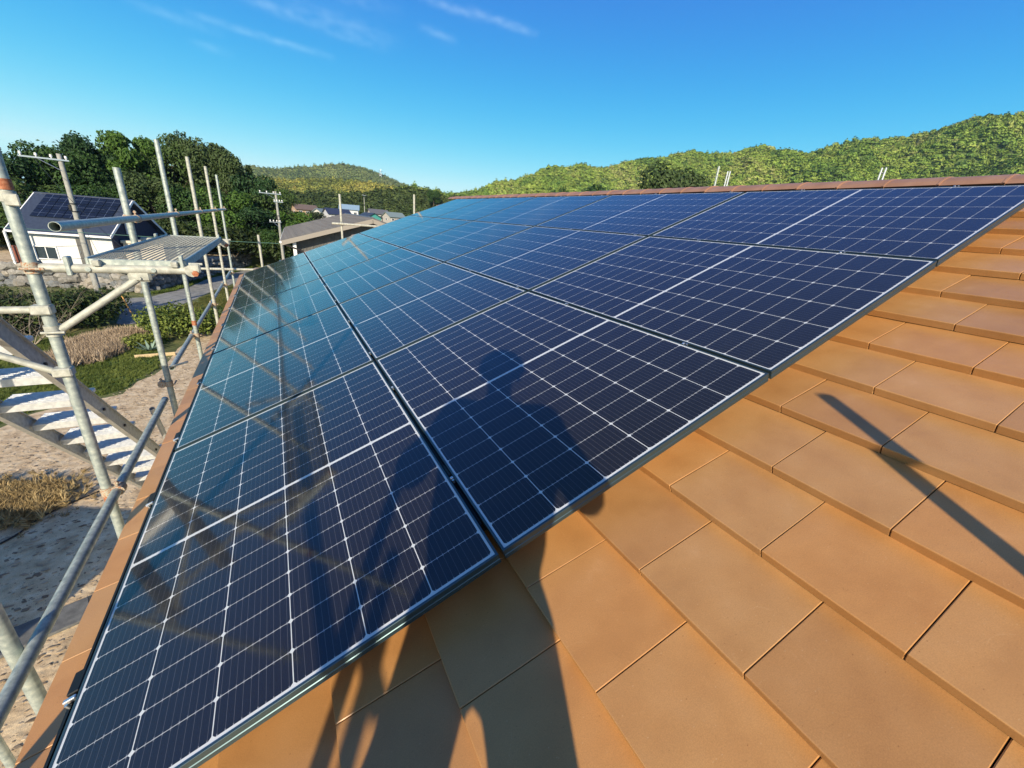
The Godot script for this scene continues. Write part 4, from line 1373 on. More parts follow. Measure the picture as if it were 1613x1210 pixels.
func small_house(label: String, at: Vector3, turn: float, size: Vector3, wall: Color, roof: Color, hip := 0.0) -> void:
	var t := thing("village_house", label, "house", Transform3D(Basis(Vector3.UP, turn), at), "houses of the village below the wooded ridge")
	var g := Geo.new()
	var hx := size.x * 0.5
	var hz := size.z * 0.5
	g.prism(PackedVector2Array([Vector2(-hz, 0), Vector2(hz, 0), Vector2(hz, size.y), Vector2(0, size.y + hz * 0.5), Vector2(-hz, size.y)]), Vector3(-hx, 0, 0), Basis(Vector3(0, 0, 1), Vector3.UP, Vector3(1, 0, 0)), size.x)
	obj("wall", g, mat(wall, 0.85), t)
	var rm := mat(roof, 0.55)
	for s in [-1.0, 1.0]:
		g = Geo.new()
		var d := Vector3(0, -hz * 0.5, hz * s).normalized()
		var ln := Vector2(hz, hz * 0.5).length() + 0.6
		var nr := Vector3(1, 0, 0).cross(d)
		if nr.y < 0: nr = -nr
		g.box(Vector3(0, size.y + hz * 0.5 + 0.1, 0) + d * ln * 0.5, Vector3(size.x + 1.0 - hip, 0.16, ln), Basis(Vector3(1, 0, 0), nr, Vector3(1, 0, 0).cross(nr)))
		obj("roof", g, rm, t)
	for i in 3:
		var x := -hx + size.x * (i + 0.5) / 3.0
		window_part(t, Vector3(x, size.y * 0.6, hz + 0.03), Basis(), size.x * 0.16, size.y * 0.3)
	window_part(t, Vector3(-hx - 0.03, size.y * 0.6, 0), Basis(Vector3(0, 0, 1), Vector3.UP, Vector3(-1, 0, 0)), size.z * 0.2, size.y * 0.3)
	g = Geo.new()
	g.box(Vector3(hx * 0.3, 1.0, hz + 0.04), Vector3(1.0, 2.0, 0.06))
	obj("door", g, M.dark_trim, t)

func rise(z: float) -> float:
	return GY - 0.1 + 4.3 * smoothstep(100.0, 190.0, -z)

func build_village() -> void:
	# the valley floor climbs gently towards the village
	var g := Geo.new()
	for i in 20:
		for k in 24:
			var q := []
			for e in [[0, 0], [1, 0], [1, 1], [0, 1]]:
				var x: float = -60.0 + (i + e[0]) * 12.0
				var z: float = -96.0 - (k + e[1]) * 7.0
				q.append(Vector3(x, rise(z), z))
			g.quad(q[0], q[1], q[2], q[3])
	structure("valley_slope", g, M.field)
	var list := [
		["tan village house with a brown roof nearest the dark wood", 11.2, -183.9, 0.25, Vector3(7.5, 2.4, 6), Color(0.66, 0.56, 0.46), Color(0.42, 0.36, 0.32)],
		["low white village house beside the tan one", 16.6, -173.5, 0.6, Vector3(5, 2.2, 4.5), Color(0.74, 0.74, 0.72), Color(0.42, 0.48, 0.5)],
		["white village house under a dark blue roof", 20.6, -168.0, 0.2, Vector3(7.5, 2.4, 6.5), Color(0.74, 0.75, 0.76), Color(0.18, 0.21, 0.30)],
		["tall white village house with a pale blue roof", 27.0, -182.4, -0.2, Vector3(6.5, 3.8, 6), Color(0.74, 0.76, 0.78), Color(0.50, 0.60, 0.68)],
		["village house with a teal gable", 30.6, -161.6, -1.25, Vector3(6, 2.6, 5.5), Color(0.26, 0.58, 0.56), Color(0.20, 0.24, 0.30)],
		["grey village house behind the teal gable", 38.4, -185.3, 0.1, Vector3(7, 3.0, 6), Color(0.68, 0.67, 0.64), Color(0.38, 0.38, 0.39)],
		["pale village house at the foot of the ridge", 42.6, -176.0, 0.3, Vector3(6.5, 2.6, 6), Color(0.68, 0.67, 0.64), Color(0.46, 0.52, 0.52)]]
	for e in list:
		small_house(e[0], Vector3(e[1], rise(e[2]) - 0.2, e[2]), e[3], e[4], e[5], e[6])
	for i in 5:
		var x: float = [13.8, 23.6, 33.6, 45.8, 7.2][i]
		var z: float = [-165.0, -158.0, -170.0, -168.0, -160.0][i]
		bush("village_bush", "dark garden bush among the village houses, %s" % ["below the tan house", "below the dark blue roof", "beside the teal gable", "beside the pale house", "at the edge of the field"][i], "bush", Vector3(x, rise(z), z), Vector3(4.5, 2.6, 3.5), 240 + i, Color(0.014, 0.028, 0.010), Color(0.06, 0.08, 0.03), 0.3, 120, "garden bushes in the village")

# ------------------------------------------------------------------ poles and lines
func utility_pole(label: String, at: Vector3, h: float, turn: float, arms: Array, lean := 0.0) -> void:
	var t := thing("utility_pole", label, "utility pole", Transform3D(Basis(Vector3.UP, turn) * Basis(Vector3(0, 0, 1), lean), at), "concrete utility poles")
	var g := Geo.new()
	g.tube(Vector3(0, -0.05, 0), Vector3(0, h, 0), 0.17, 0.105, 12)
	obj("shaft", g, M.concrete, t)
	for a in arms:
		g = Geo.new()
		g.box(Vector3((a[1] + a[2]) * 0.5, a[0], 0.12), Vector3(a[2] - a[1], 0.08, 0.08), Basis(), 0.005)
		g.tube(Vector3(0, a[0] - 0.55, 0.1), Vector3(a[1] * 0.6, a[0], 0.12), 0.02, 0.02, 5)
		var arm := obj("crossarm", g, M.frame, t)
		for k in 4:
			var x: float = lerpf(a[1] + 0.1, a[2] - 0.1, k / 3.0)
			g = Geo.new()
			g.tube(Vector3(x, a[0] + 0.04, 0.12), Vector3(x, a[0] + 0.12, 0.12), 0.03, 0.03, 6)
			g.tube(Vector3(x, a[0] + 0.10, 0.12), Vector3(x, a[0] + 0.22, 0.12), 0.065, 0.05, 8)
			obj("insulator", g, M.trim, arm)
	g = Geo.new()
	for k in 2:
		g.tube(Vector3(0, h * 0.72 - k * 0.4, 0), Vector3(0, h * 0.72 - k * 0.4 + 0.06, 0), 0.155, 0.155, 12)
	g.box(Vector3(-0.14, h * 0.70, 0.06), Vector3(0.12, 0.3, 0.16), Basis(), 0.02)
	obj("band", g, M.cable, t)

func wire(label: String, a: Vector3, b: Vector3, sag: float, m: Material, r := 0.011) -> void:
	var g := Geo.new()
	for k in 14:
		var s := k / 14.0
		var e := (k + 1) / 14.0
		g.tube(a.lerp(b, s) - a - Vector3(0, sag * 4 * s * (1 - s), 0), a.lerp(b, e) - a - Vector3(0, sag * 4 * e * (1 - e), 0), r, r, 5, false)
	tag(obj("overhead_wire", g, m, self, Transform3D(Basis(), a)), label, "wire", "overhead wires")

func build_poles() -> void:
	var p1 := Vector3(-9.1, GY, -32.6)
	utility_pole("leaning concrete utility pole in front of the navy house", p1, 8.85, 0.15, [[8.55, -1.5, 0.35]])
	utility_pole("concrete utility pole standing before the dark wood", Vector3(1.05, GY, -52.0), 8.5, 0.0, [[8.25, -1.5, 0.5], [7.5, -0.3, 0.6], [5.5, -0.9, 0.2]])
	utility_pole("thin utility pole among the village houses", Vector3(29.8, rise(-166.0), -166.0), 8.6, 0.4, [[9.2, -0.8, 0.8]])
	wire("overhead wire from the leaning pole towards the dark wood", p1 + Vector3(0.2, 6.4, 0.1), Vector3(1.0, GY + 5.6, -52.0), 0.6, M.cable)
	wire("greenish overhead wire crossing before the wood to the barn corner", Vector3(-20, GY + 5.3, -33), Vector3(0.7, -0.95, -29.2), 0.15, M.green_cable, 0.014)
	wire("overhead wire sloping off the leaning pole past the navy roof", p1 + Vector3(-1.0, 8.6, 0.1), Vector3(-4.2, GY + 4.4, -22.0), 0.5, M.cable)
	wire("overhead wire hanging low across the navy house front", Vector3(-24, GY + 4.4, -36), p1 + Vector3(0.1, 4.2, 0.0), 0.5, M.cable)
	wire("second overhead wire hanging low across the navy house front", Vector3(-24, GY + 3.7, -36), p1 + Vector3(0.1, 3.5, 0.0), 0.5, M.cable)
	# guy stay with its yellow sleeve
	var t := thing("guy_stay", "guy wire of the leaning pole with an ochre sleeve above the lane", "guy wire", Transform3D(Basis(), Vector3(-7.2, GY, -30.6)))
	var top := p1 + Vector3(0, 6.0, 0) - Vector3(-7.2, GY, -30.6)
	var g := Geo.new()
	g.tube(Vector3.ZERO, top, 0.009, 0.009, 6)
	obj("strand", g, M.cable, t)
	g = Geo.new()
	g.tube(top * 0.02, top * 0.32, 0.035, 0.035, 8)
	obj("sleeve", g, mat(srgb(196, 150, 84), 0.6), t)
	# lattice pylon on the far hill
	t = thing("lattice_pylon", "tiny pale lattice pylon on the shoulder of the far hill", "pylon", Transform3D(Basis(), Vector3(262, 66, -1235)))
	for s in [[-1, -1], [1, -1], [1, 1], [-1, 1]]:
		g = Geo.new()
		g.tube(Vector3(s[0] * 4.5, -20, s[1] * 4.5), Vector3(s[0] * 1.0, 42, s[1] * 1.0), 0.5, 0.4, 5)
		obj("leg", g, M.frame, t)
	for k in 6:
		g = Geo.new()
		var w := 4.5 - k * 0.6
		g.tube(Vector3(-w, -10.0 + k * 9, w), Vector3(w - 0.4, -1.0 + k * 9, w - 0.4), 0.25, 0.25, 4)
		g.tube(Vector3(w, -10.0 + k * 9, w), Vector3(-w + 0.4, -1.0 + k * 9, w - 0.4), 0.25, 0.25, 4)
		obj("lattice", g, M.frame, t)
	for k in 3:
		g = Geo.new()
		g.tube(Vector3(-7, 22.0 + k * 8, 0), Vector3(7, 22.0 + k * 8, 0), 0.4, 0.4, 5)
		obj("arm", g, M.frame, t)

# ------------------------------------------------------------------ hills and woods
# crest = [[x, y, z], ...] as seen along the valley; the slope falls to the foot, nearer by a given share, and away behind
func hill(called: String, crest: Array, foot: float, foot_y: float, m: Material, seed_: int, rough: float) -> Array:
	var f := FastNoiseLite.new()
	f.seed = seed_
	f.frequency = 0.006
	f.fractal_octaves = 4
	var na := 90
	var ns := 26
	var rows := []
	var curve := Curve3D.new()
	for c in crest: curve.add_point(Vector3(c[0], c[1], c[2]))
	for i in na + 1:
		var s := curve.get_baked_length() * i / na
		var p := curve.sample_baked(s, true)
		var row := []
		for k in ns + 1:
			var e := k / float(ns - 6)          # 0 foot, 1 crest, beyond that the far side
			var ratio := lerpf(foot, 1.0, e) if e <= 1.0 else 1.0 + (e - 1.0) * 1.4
			var h := lerpf(foot_y, p.y, pow(e, 1.25)) if e <= 1.0 else lerpf(p.y, foot_y, minf(1.0, (e - 1.0) * 2.2))
			var q := Vector3(p.x * ratio, 0, p.z * ratio)
			var nz := f.get_noise_2d(q.x, q.z)
			q.y = h + nz * rough * (1.0 - 0.75 * exp(-pow((e - 1.0) * 6.0, 2.0))) * clampf(e * 3.0, 0, 1)
			row.append(q)
		rows.append(row)
	var g := Geo.new()
	for i in na:
		for k in ns:
			g.quad(rows[i][k], rows[i + 1][k], rows[i + 1][k + 1], rows[i][k + 1])
	var o := structure(called, g, m)
	return rows

func forest(called: String, label: String, rows: Array, count: int, size: float, tones: Array, seed_: int, k0 := 0.0, k1 := 1.0, kinds: Array = []) -> void:
	var r := RandomNumberGenerator.new()
	r.seed = seed_
	var f := FastNoiseLite.new()
	f.seed = seed_
	f.frequency = 0.012
	var per := {}
	for i in count:
		var a := r.randf() * (rows.size() - 1.001)
		var b := lerpf(k0, k1, r.randf()) * 20.0 + r.randf() * 0.5
		var i0 := int(a)
		var j0 := mini(int(b), rows[0].size() - 2)
		var fa := a - i0
		var fb := clampf(b - j0, 0, 1)
		var p: Vector3 = rows[i0][j0].lerp(rows[i0 + 1][j0], fa).lerp(rows[i0][j0 + 1].lerp(rows[i0 + 1][j0 + 1], fa), fb)
		var s := size * r.randf_range(0.65, 1.45)
		var n := f.get_noise_2d(p.x, p.z + p.y * 2.0) * 1.3 + r.randfn() * 0.32
		var t := clampf(0.5 + n * 0.5, 0.0, 0.999) * (tones.size() - 1)
		var c: Color = tones[int(t)].lerp(tones[int(t) + 1], t - int(t))
		var kd := r.randi() % 3
		if not per.has(kd): per[kd] = [[], []]
		per[kd][0].append(Transform3D(Basis(Vector3.UP, r.randf() * TAU).scaled(Vector3(s, s * r.randf_range(0.55, 0.95), s)), p))
		per[kd][1].append(c * r.randf_range(0.75, 1.25))
	for kd in per:
		tag(scatter(called, clumps[kd], M.leaf, per[kd][0], per[kd][1]), label + ["", ", with rounder crowns", ", with taller crowns"][kd], "wood", "", "stuff")

var clumps := []

func build_hills() -> void:
	var one := Color(0.8, 0.8, 0.8)
	clumps = [
		leaf_mass([[Vector3(0, 0.35, 0), Vector3(0.55, 0.5, 0.55), 46], [Vector3(0.3, 0.25, 0.2), Vector3(0.3, 0.3, 0.3), 18], [Vector3(-0.25, 0.3, -0.25), Vector3(0.32, 0.3, 0.3), 18]], 0.20, 201, one, Color(1.15, 1.15, 1.15), 0.35, 0.8),
		leaf_mass([[Vector3(0, 0.3, 0), Vector3(0.6, 0.42, 0.6), 60], [Vector3(0.1, 0.55, -0.1), Vector3(0.35, 0.25, 0.35), 22]], 0.18, 202, one, Color(1.15, 1.15, 1.15), 0.35, 0.8),
		leaf_mass([[Vector3(0, 0.4, 0), Vector3(0.36, 0.62, 0.36), 44], [Vector3(0, 0.85, 0), Vector3(0.18, 0.4, 0.18), 18]], 0.17, 203, one, Color(1.15, 1.15, 1.15), 0.35, 0.8)]
	# long hill on the right
	var crest := [[60, 20, -760], [150, 26, -720], [253, 36, -652], [323.6, 57, -620], [404.8, 80, -570.7], [475.5, 98, -513.5], [528.3, 112, -459], [549.9, 108, -433], [580, 123, -392], [610, 119, -343], [627, 127, -311], [653, 134, -253], [667, 146, -214], [676, 147, -183], [690, 149, -120], [705, 150, -30], [700, 130, 90]]
	var rows := hill("hill", crest, 0.45, GY - 2, M.hill, 301, 44.0)
	var sunny := [Color(0.070, 0.140, 0.026), Color(0.145, 0.240, 0.036), Color(0.215, 0.310, 0.046), Color(0.275, 0.345, 0.065), Color(0.320, 0.335, 0.110)]
	forest("hillside_wood", "sunlit mixed wood covering the long hill behind the ridge", rows, 38000, 5.4, sunny, 311, 0.18, 1.04)
	# far hill
	crest = [[-260, 40, -1290], [-140, 62, -1295], [-40, 80, -1299], [19.4, 78, -1299], [85, 93, -1296], [161, 106, -1289], [205, 107, -1284], [231, 108, -1279], [252, 103, -1275], [271, 96, -1271], [336, 74, -1255], [430, 54, -1225], [560, 40, -1180]]
	rows = hill("hill", crest, 0.62, GY, M.hill, 302, 22.0)
	forest("far_hill_wood", "hazy green wood on the far hill", rows, 13000, 8.5, [Color(0.090, 0.140, 0.035), Color(0.155, 0.200, 0.055), Color(0.21, 0.24, 0.075)], 312, 0.3, 1.03)
	# sunlit middle hill
	crest = [[-70, 24, -600], [-20, 26, -600], [17.8, 25, -599], [66, 32.5, -596], [110, 33, -589], [163, 28.5, -577], [215, 22, -560], [270, 16, -540]]
	rows = hill("hill", crest, 0.62, GY, M.hill, 303, 6.0)
	forest("bamboo_wood", "yellow-green sunlit bamboo slope in the middle distance", rows, 9000, 5.0, [Color(0.09, 0.12, 0.028), Color(0.18, 0.21, 0.04), Color(0.29, 0.29, 0.055), Color(0.36, 0.32, 0.07)], 313, 0.2, 1.04)
	# dark wooded ridge behind the village
	crest = [[-60, 6, -262], [-25, 6.5, -261], [10.4, 5.6, -259], [34.8, 7.0, -257], [54, 10.5, -253.6], [71, 14.0, -249.5], [81, 12.5, -246.5], [94.6, 11.6, -241.7], [125, 8.0, -230], [165, 5.0, -214], [220, 3.0, -190], [270, 2, -150]]
	rows = hill("hill", crest, 0.84, GY + 2.0, M.hill, 304, 2.0)
	forest("ridge_wood", "dark green wood on the low ridge behind the village", rows, 9000, 3.4, [Color(0.024, 0.044, 0.012), Color(0.055, 0.085, 0.022), Color(0.11, 0.14, 0.035)], 314, 0.12, 1.05)

func build_wood() -> void:
	make_tree_kinds()
	# mound under the wood
	var g := Geo.new()
	var f := FastNoiseLite.new()
	f.seed = 12
	f.frequency = 0.05
	var hm := func(x: float, z: float) -> float:
		var d := Vector2((x + 18.0) / 26.0, (z + 82.0) / 26.0).length()
		return GY + 1.4 + maxf(0.0, 1.0 - d * d) * 4.5 + f.get_noise_2d(x, z) * 0.4
	for i in 26:
		for k in 26:
			var q := []
			for e in [[0, 0], [1, 0], [1, 1], [0, 1]]:
				var x: float = -48.0 + (i + e[0]) * 2.3
				var z: float = -58.0 - (k + e[1]) * 2.0
				q.append(Vector3(x, hm.call(x, z) if i + e[0] > 0 and i + e[0] < 26 and k + e[1] > 0 and k + e[1] < 26 else GY - 0.5, z))
			g.quad(q[0], q[1], q[2], q[3])
	structure("mound", g, M.field)
	# [x, z, top above the origin, kind, label]
	var list := [
		[-25.5, -60.0, 4.4, 3, "olive-tinted tree at the outer end of the dark wood"],
		[-21.0, -61.5, 4.5, 2, "dark tree next to the outer end of the wood"],
		[-18.2, -63.0, 6.6, 0, "dark tree rising behind the insulators of the leaning pole"],
		[-15.6, -64.5, 7.6, 2, "tall very dark tree above the navy ridge"],
		[-12.4, -65.5, 8.2, 4, "tall bright-leaved tree at the top of the wood"],
		[-9.2, -66.5, 8.7, 1, "highest broad tree of the wood, behind the cut-off post"],
		[-6.2, -66.0, 8.6, 3, "high olive tree of the wood, behind the tall posts"],
		[-3.6, -65.0, 7.6, 3, "olive tree on the falling shoulder of the wood"],
		[-1.4, -63.5, 5.8, 2, "dark tree low on the shoulder of the wood"],
		[0.6, -61.5, 3.6, 1, "green tree at the lane end of the wood"],
		[2.2, -60.0, 1.2, 4, "low bright tree at the foot of the wood beside the second pole"],
		[-22.5, -56.8, 1.2, 4, "lower green tree on the wood's front edge, outer end"],
		[-18.6, -57.2, 2.2, 1, "lower tree on the wood's front edge above the navy roof"],
		[-14.4, -58.0, 3.0, 0, "lower tree on the wood's front edge behind the navy ridge"],
		[-10.2, -58.2, 3.6, 3, "lower olive tree on the wood's front edge past the navy gable"],
		[-7.0, -59.0, 4.0, 0, "dark green tree on the wood's front edge behind the platform"],
		[-4.2, -58.4, 3.0, 4, "bright tree on the wood's front edge beside the far posts"],
		[-1.6, -57.6, 1.4, 2, "very dark low tree on the wood's front edge near the second pole"],
		[0.8, -56.4, -0.6, 0, "small dark tree at the corner of the stone wall"],
		[-29.5, -62.0, 4.0, 0, "tree beyond the outer end of the dark wood"],
		[-13.0, -70.0, 7.6, 0, "tree deep in the wood behind the bright-leaved one"],
		[-7.4, -71.0, 8.2, 2, "tree deep in the wood behind the highest one"],
		[-1.6, -68.5, 6.0, 5, "narrow cedar deep in the wood's shoulder"],
		[-18.0, -69.0, 6.4, 1, "tree deep in the outer half of the wood"],
		[-23.5, -66.0, 4.8, 5, "narrow cedar in the outer half of the wood"]]
	var r := RandomNumberGenerator.new()
	r.seed = 66
	for e in list:
		var y: float = hm.call(e[0], e[1]) if e[1] < -58.0 else GY + 1.4
		if e[0] > -1.0: y = maxf(GY + 0.6, y - 0.8)
		tree(e[3], e[4], Vector3(e[0], y - 0.15, e[1]), e[2] - y + 0.3, r.randf() * TAU, clampf(8.0 / maxf(4.0, e[2] - y), 0.75, 1.25))
	# undergrowth along the wood's front
	var fl := ["outer end", "outer half", "middle", "platform side", "lane side", "lane end"]
	for i in 6:
		bush("undergrowth_bush", "dark undergrowth bush at the front of the wood, %s" % fl[i], "bush", Vector3(-22.0 + i * 4.6, GY + 1.5, -55.4 - (i % 2) * 0.8), Vector3(5.0, 3.2, 3.0), 140 + i, Color(0.010, 0.022, 0.007), Color(0.055, 0.08, 0.022), 0.22, 260, "undergrowth at the wood's front")
	# single trees showing over the ridge of the roof
	tree(0, "round dark tree standing up from the low ridge", Vector3(75.8, 7.0, -227), 9.5, 0.4, 1.0, "single trees beyond the roof")
	tree(3, "dark bushy tree showing just above the ridge tiles beside the ladder", Vector3(67.5, GY, -59.5), 21.0, 0.9, 0.95, "single trees beyond the roof")
	tree(2, "second dark tree showing just above the ridge tiles", Vector3(63.7, GY, -77), 18.8, 1.9, 0.8, "single trees beyond the roof")
	tree(0, "low dark crown showing above the middle of the ridge tiles", Vector3(67.6, GY, -86.5), 19.4, 2.4, 0.55, "single trees beyond the roof")
	tree(2, "second low dark crown above the middle of the ridge tiles", Vector3(62.7, GY, -90), 18.6, 2.4, 0.55, "single trees beyond the roof")
	# unseen outbuilding added at the left, placed and sized to shade the yard
	var t := thing("added_shed", "unseen white outbuilding added to shade the bare soil of the yard", "added_shed", Transform3D(Basis(Vector3.UP, -0.499), Vector3(-10.2, GY, -3.8)))
	g = Geo.new()
	g.box(Vector3(0, 1.2, 0), Vector3(7.0, 2.4, 6.0))
	obj("wall", g, M.white_wall, t)
	g = Geo.new()
	g.prism(PackedVector2Array([Vector2(-3.3, 2.6), Vector2(3.3, 2.4), Vector2(3.3, 2.5), Vector2(-3.3, 2.75)]), Vector3(-3.8, 0.02, 0), Basis(Vector3(0, 0, 1), Vector3.UP, Vector3(1, 0, 0)), 7.6)
	obj("roof", g, M.seam_roof, t)
	window_part(t, Vector3(0, 1.7, -3.03), Basis(Vector3(-1, 0, 0), Vector3.UP, Vector3(0, 0, -1)), 1.6, 1.0)
	g = Geo.new()
	g.box(Vector3(3.53, 1.05, 0.5), Vector3(0.06, 2.1, 1.0))
	var d := obj("door", g, M.grey_wall, t)
	g = Geo.new()
	g.box(Vector3(3.58, 1.0, 0.1), Vector3(0.04, 0.14, 0.04))
	obj("handle", g, M.frame, d)

# ------------------------------------------------------------------ the photographer, whose shadow lies on the panels
# bones = [a, b, ra, rb, colour]; smooth union of tapered capsules meshed as surface nets
func skin(g: Geo, bones: Array, cell: float, blend: float) -> void:
	var lo := Vector3(1e9, 1e9, 1e9)
	var hi := -lo
	for b in bones:
		var m: float = maxf(b[2], b[3]) + cell * 2.5
		for p in [b[0], b[1]]:
			lo = lo.min(p - Vector3.ONE * m); hi = hi.max(p + Vector3.ONE * m)
	var n := Vector3i(((hi - lo) / cell).ceil()) + Vector3i.ONE
	var f := PackedFloat32Array()
	f.resize(n.x * n.y * n.z)
	f.fill(1.0)
	for b in bones:
		var m: float = maxf(b[2], b[3]) + blend + cell * 2.0
		var a0: Vector3 = b[0]
		var ab: Vector3 = b[1] - b[0]
		var l2 := maxf(ab.length_squared(), 1e-9)
		var b0 := Vector3i((b[0].min(b[1]) - Vector3.ONE * m - lo) / cell).clamp(Vector3i.ZERO, n - Vector3i.ONE)
		var b1 := Vector3i((b[0].max(b[1]) + Vector3.ONE * m - lo) / cell).clamp(Vector3i.ZERO, n - Vector3i.ONE)
		for z in range(b0.z, b1.z + 1):
			for y in range(b0.y, b1.y + 1):
				for x in range(b0.x, b1.x + 1):
					var p := lo + Vector3(x, y, z) * cell
					var t := clampf((p - a0).dot(ab) / l2, 0.0, 1.0)
					var d: float = (p - a0 - ab * t).length() - lerpf(b[2], b[3], t)
					var i := (z * n.y + y) * n.x + x
					var e := f[i]
					var h := maxf(blend - absf(d - e), 0.0) / blend
					f[i] = minf(d, e) - h * h * blend * 0.25
	var vert := {}
	var offs := [Vector3i(0, 0, 0), Vector3i(1, 0, 0), Vector3i(0, 1, 0), Vector3i(1, 1, 0), Vector3i(0, 0, 1), Vector3i(1, 0, 1), Vector3i(0, 1, 1), Vector3i(1, 1, 1)]
	var edges := [[0, 1], [2, 3], [4, 5], [6, 7], [0, 2], [1, 3], [4, 6], [5, 7], [0, 4], [1, 5], [2, 6], [3, 7]]
	for z in n.z - 1:
		for y in n.y - 1:
			for x in n.x - 1:
				var s := 0
				var val := []
				var base := (z * n.y + y) * n.x + x
				var first := f[base] < 0
				var mixed := false
				for o in offs:
					var w := f[base + (o.z * n.y + o.y) * n.x + o.x]
					val.append(w)
					if (w < 0) != first: mixed = true
				if not mixed: continue
				var acc := Vector3.ZERO
				var cnt := 0
				for e in edges:
					var va: float = val[e[0]]
					var vb: float = val[e[1]]
					if (va < 0) != (vb < 0):
						acc += Vector3(offs[e[0]]).lerp(Vector3(offs[e[1]]), va / (va - vb))
						cnt += 1
				var grad := Vector3(val[1] + val[3] + val[5] + val[7] - val[0] - val[2] - val[4] - val[6], val[2] + val[3] + val[6] + val[7] - val[0] - val[1] - val[4] - val[5], val[4] + val[5] + val[6] + val[7] - val[0] - val[1] - val[2] - val[3]).normalized()
				var p := lo + (Vector3(x, y, z) + acc / cnt) * cell
				var best := 1e9
				var col := Color.WHITE
				for b in bones:
					var ab: Vector3 = b[1] - b[0]
					var t := clampf((p - b[0]).dot(ab) / maxf(ab.length_squared(), 1e-9), 0.0, 1.0)
					var d: float = (p - b[0] - ab * t).length() - lerpf(b[2], b[3], t)
					if d < best:
						best = d; col = b[4]
				vert[base] = [p, grad, col]
	var strides := [1, n.x, n.x * n.y]
	for z in range(1, n.z - 1):
		for y in range(1, n.y - 1):
			for x in range(1, n.x - 1):
				var base := (z * n.y + y) * n.x + x
				for ax in 3:
					var v0 := f[base]
					var v1 := f[base + strides[ax]]
					if (v0 < 0) == (v1 < 0): continue
					var u: int = strides[(ax + 1) % 3]
					var w: int = strides[(ax + 2) % 3]
					var q := [base - u - w, base - w, base, base - u]
					if not (vert.has(q[0]) and vert.has(q[1]) and vert.has(q[2]) and vert.has(q[3])): continue
					if v0 < 0: q.reverse()
					for k in [0, 1, 2, 0, 2, 3]:
						var e: Array = vert[q[k]]
						g.v.append(e[0]); g.n.append(e[1]); g.uv.append(Vector2.ZERO); g.c.append(e[2])

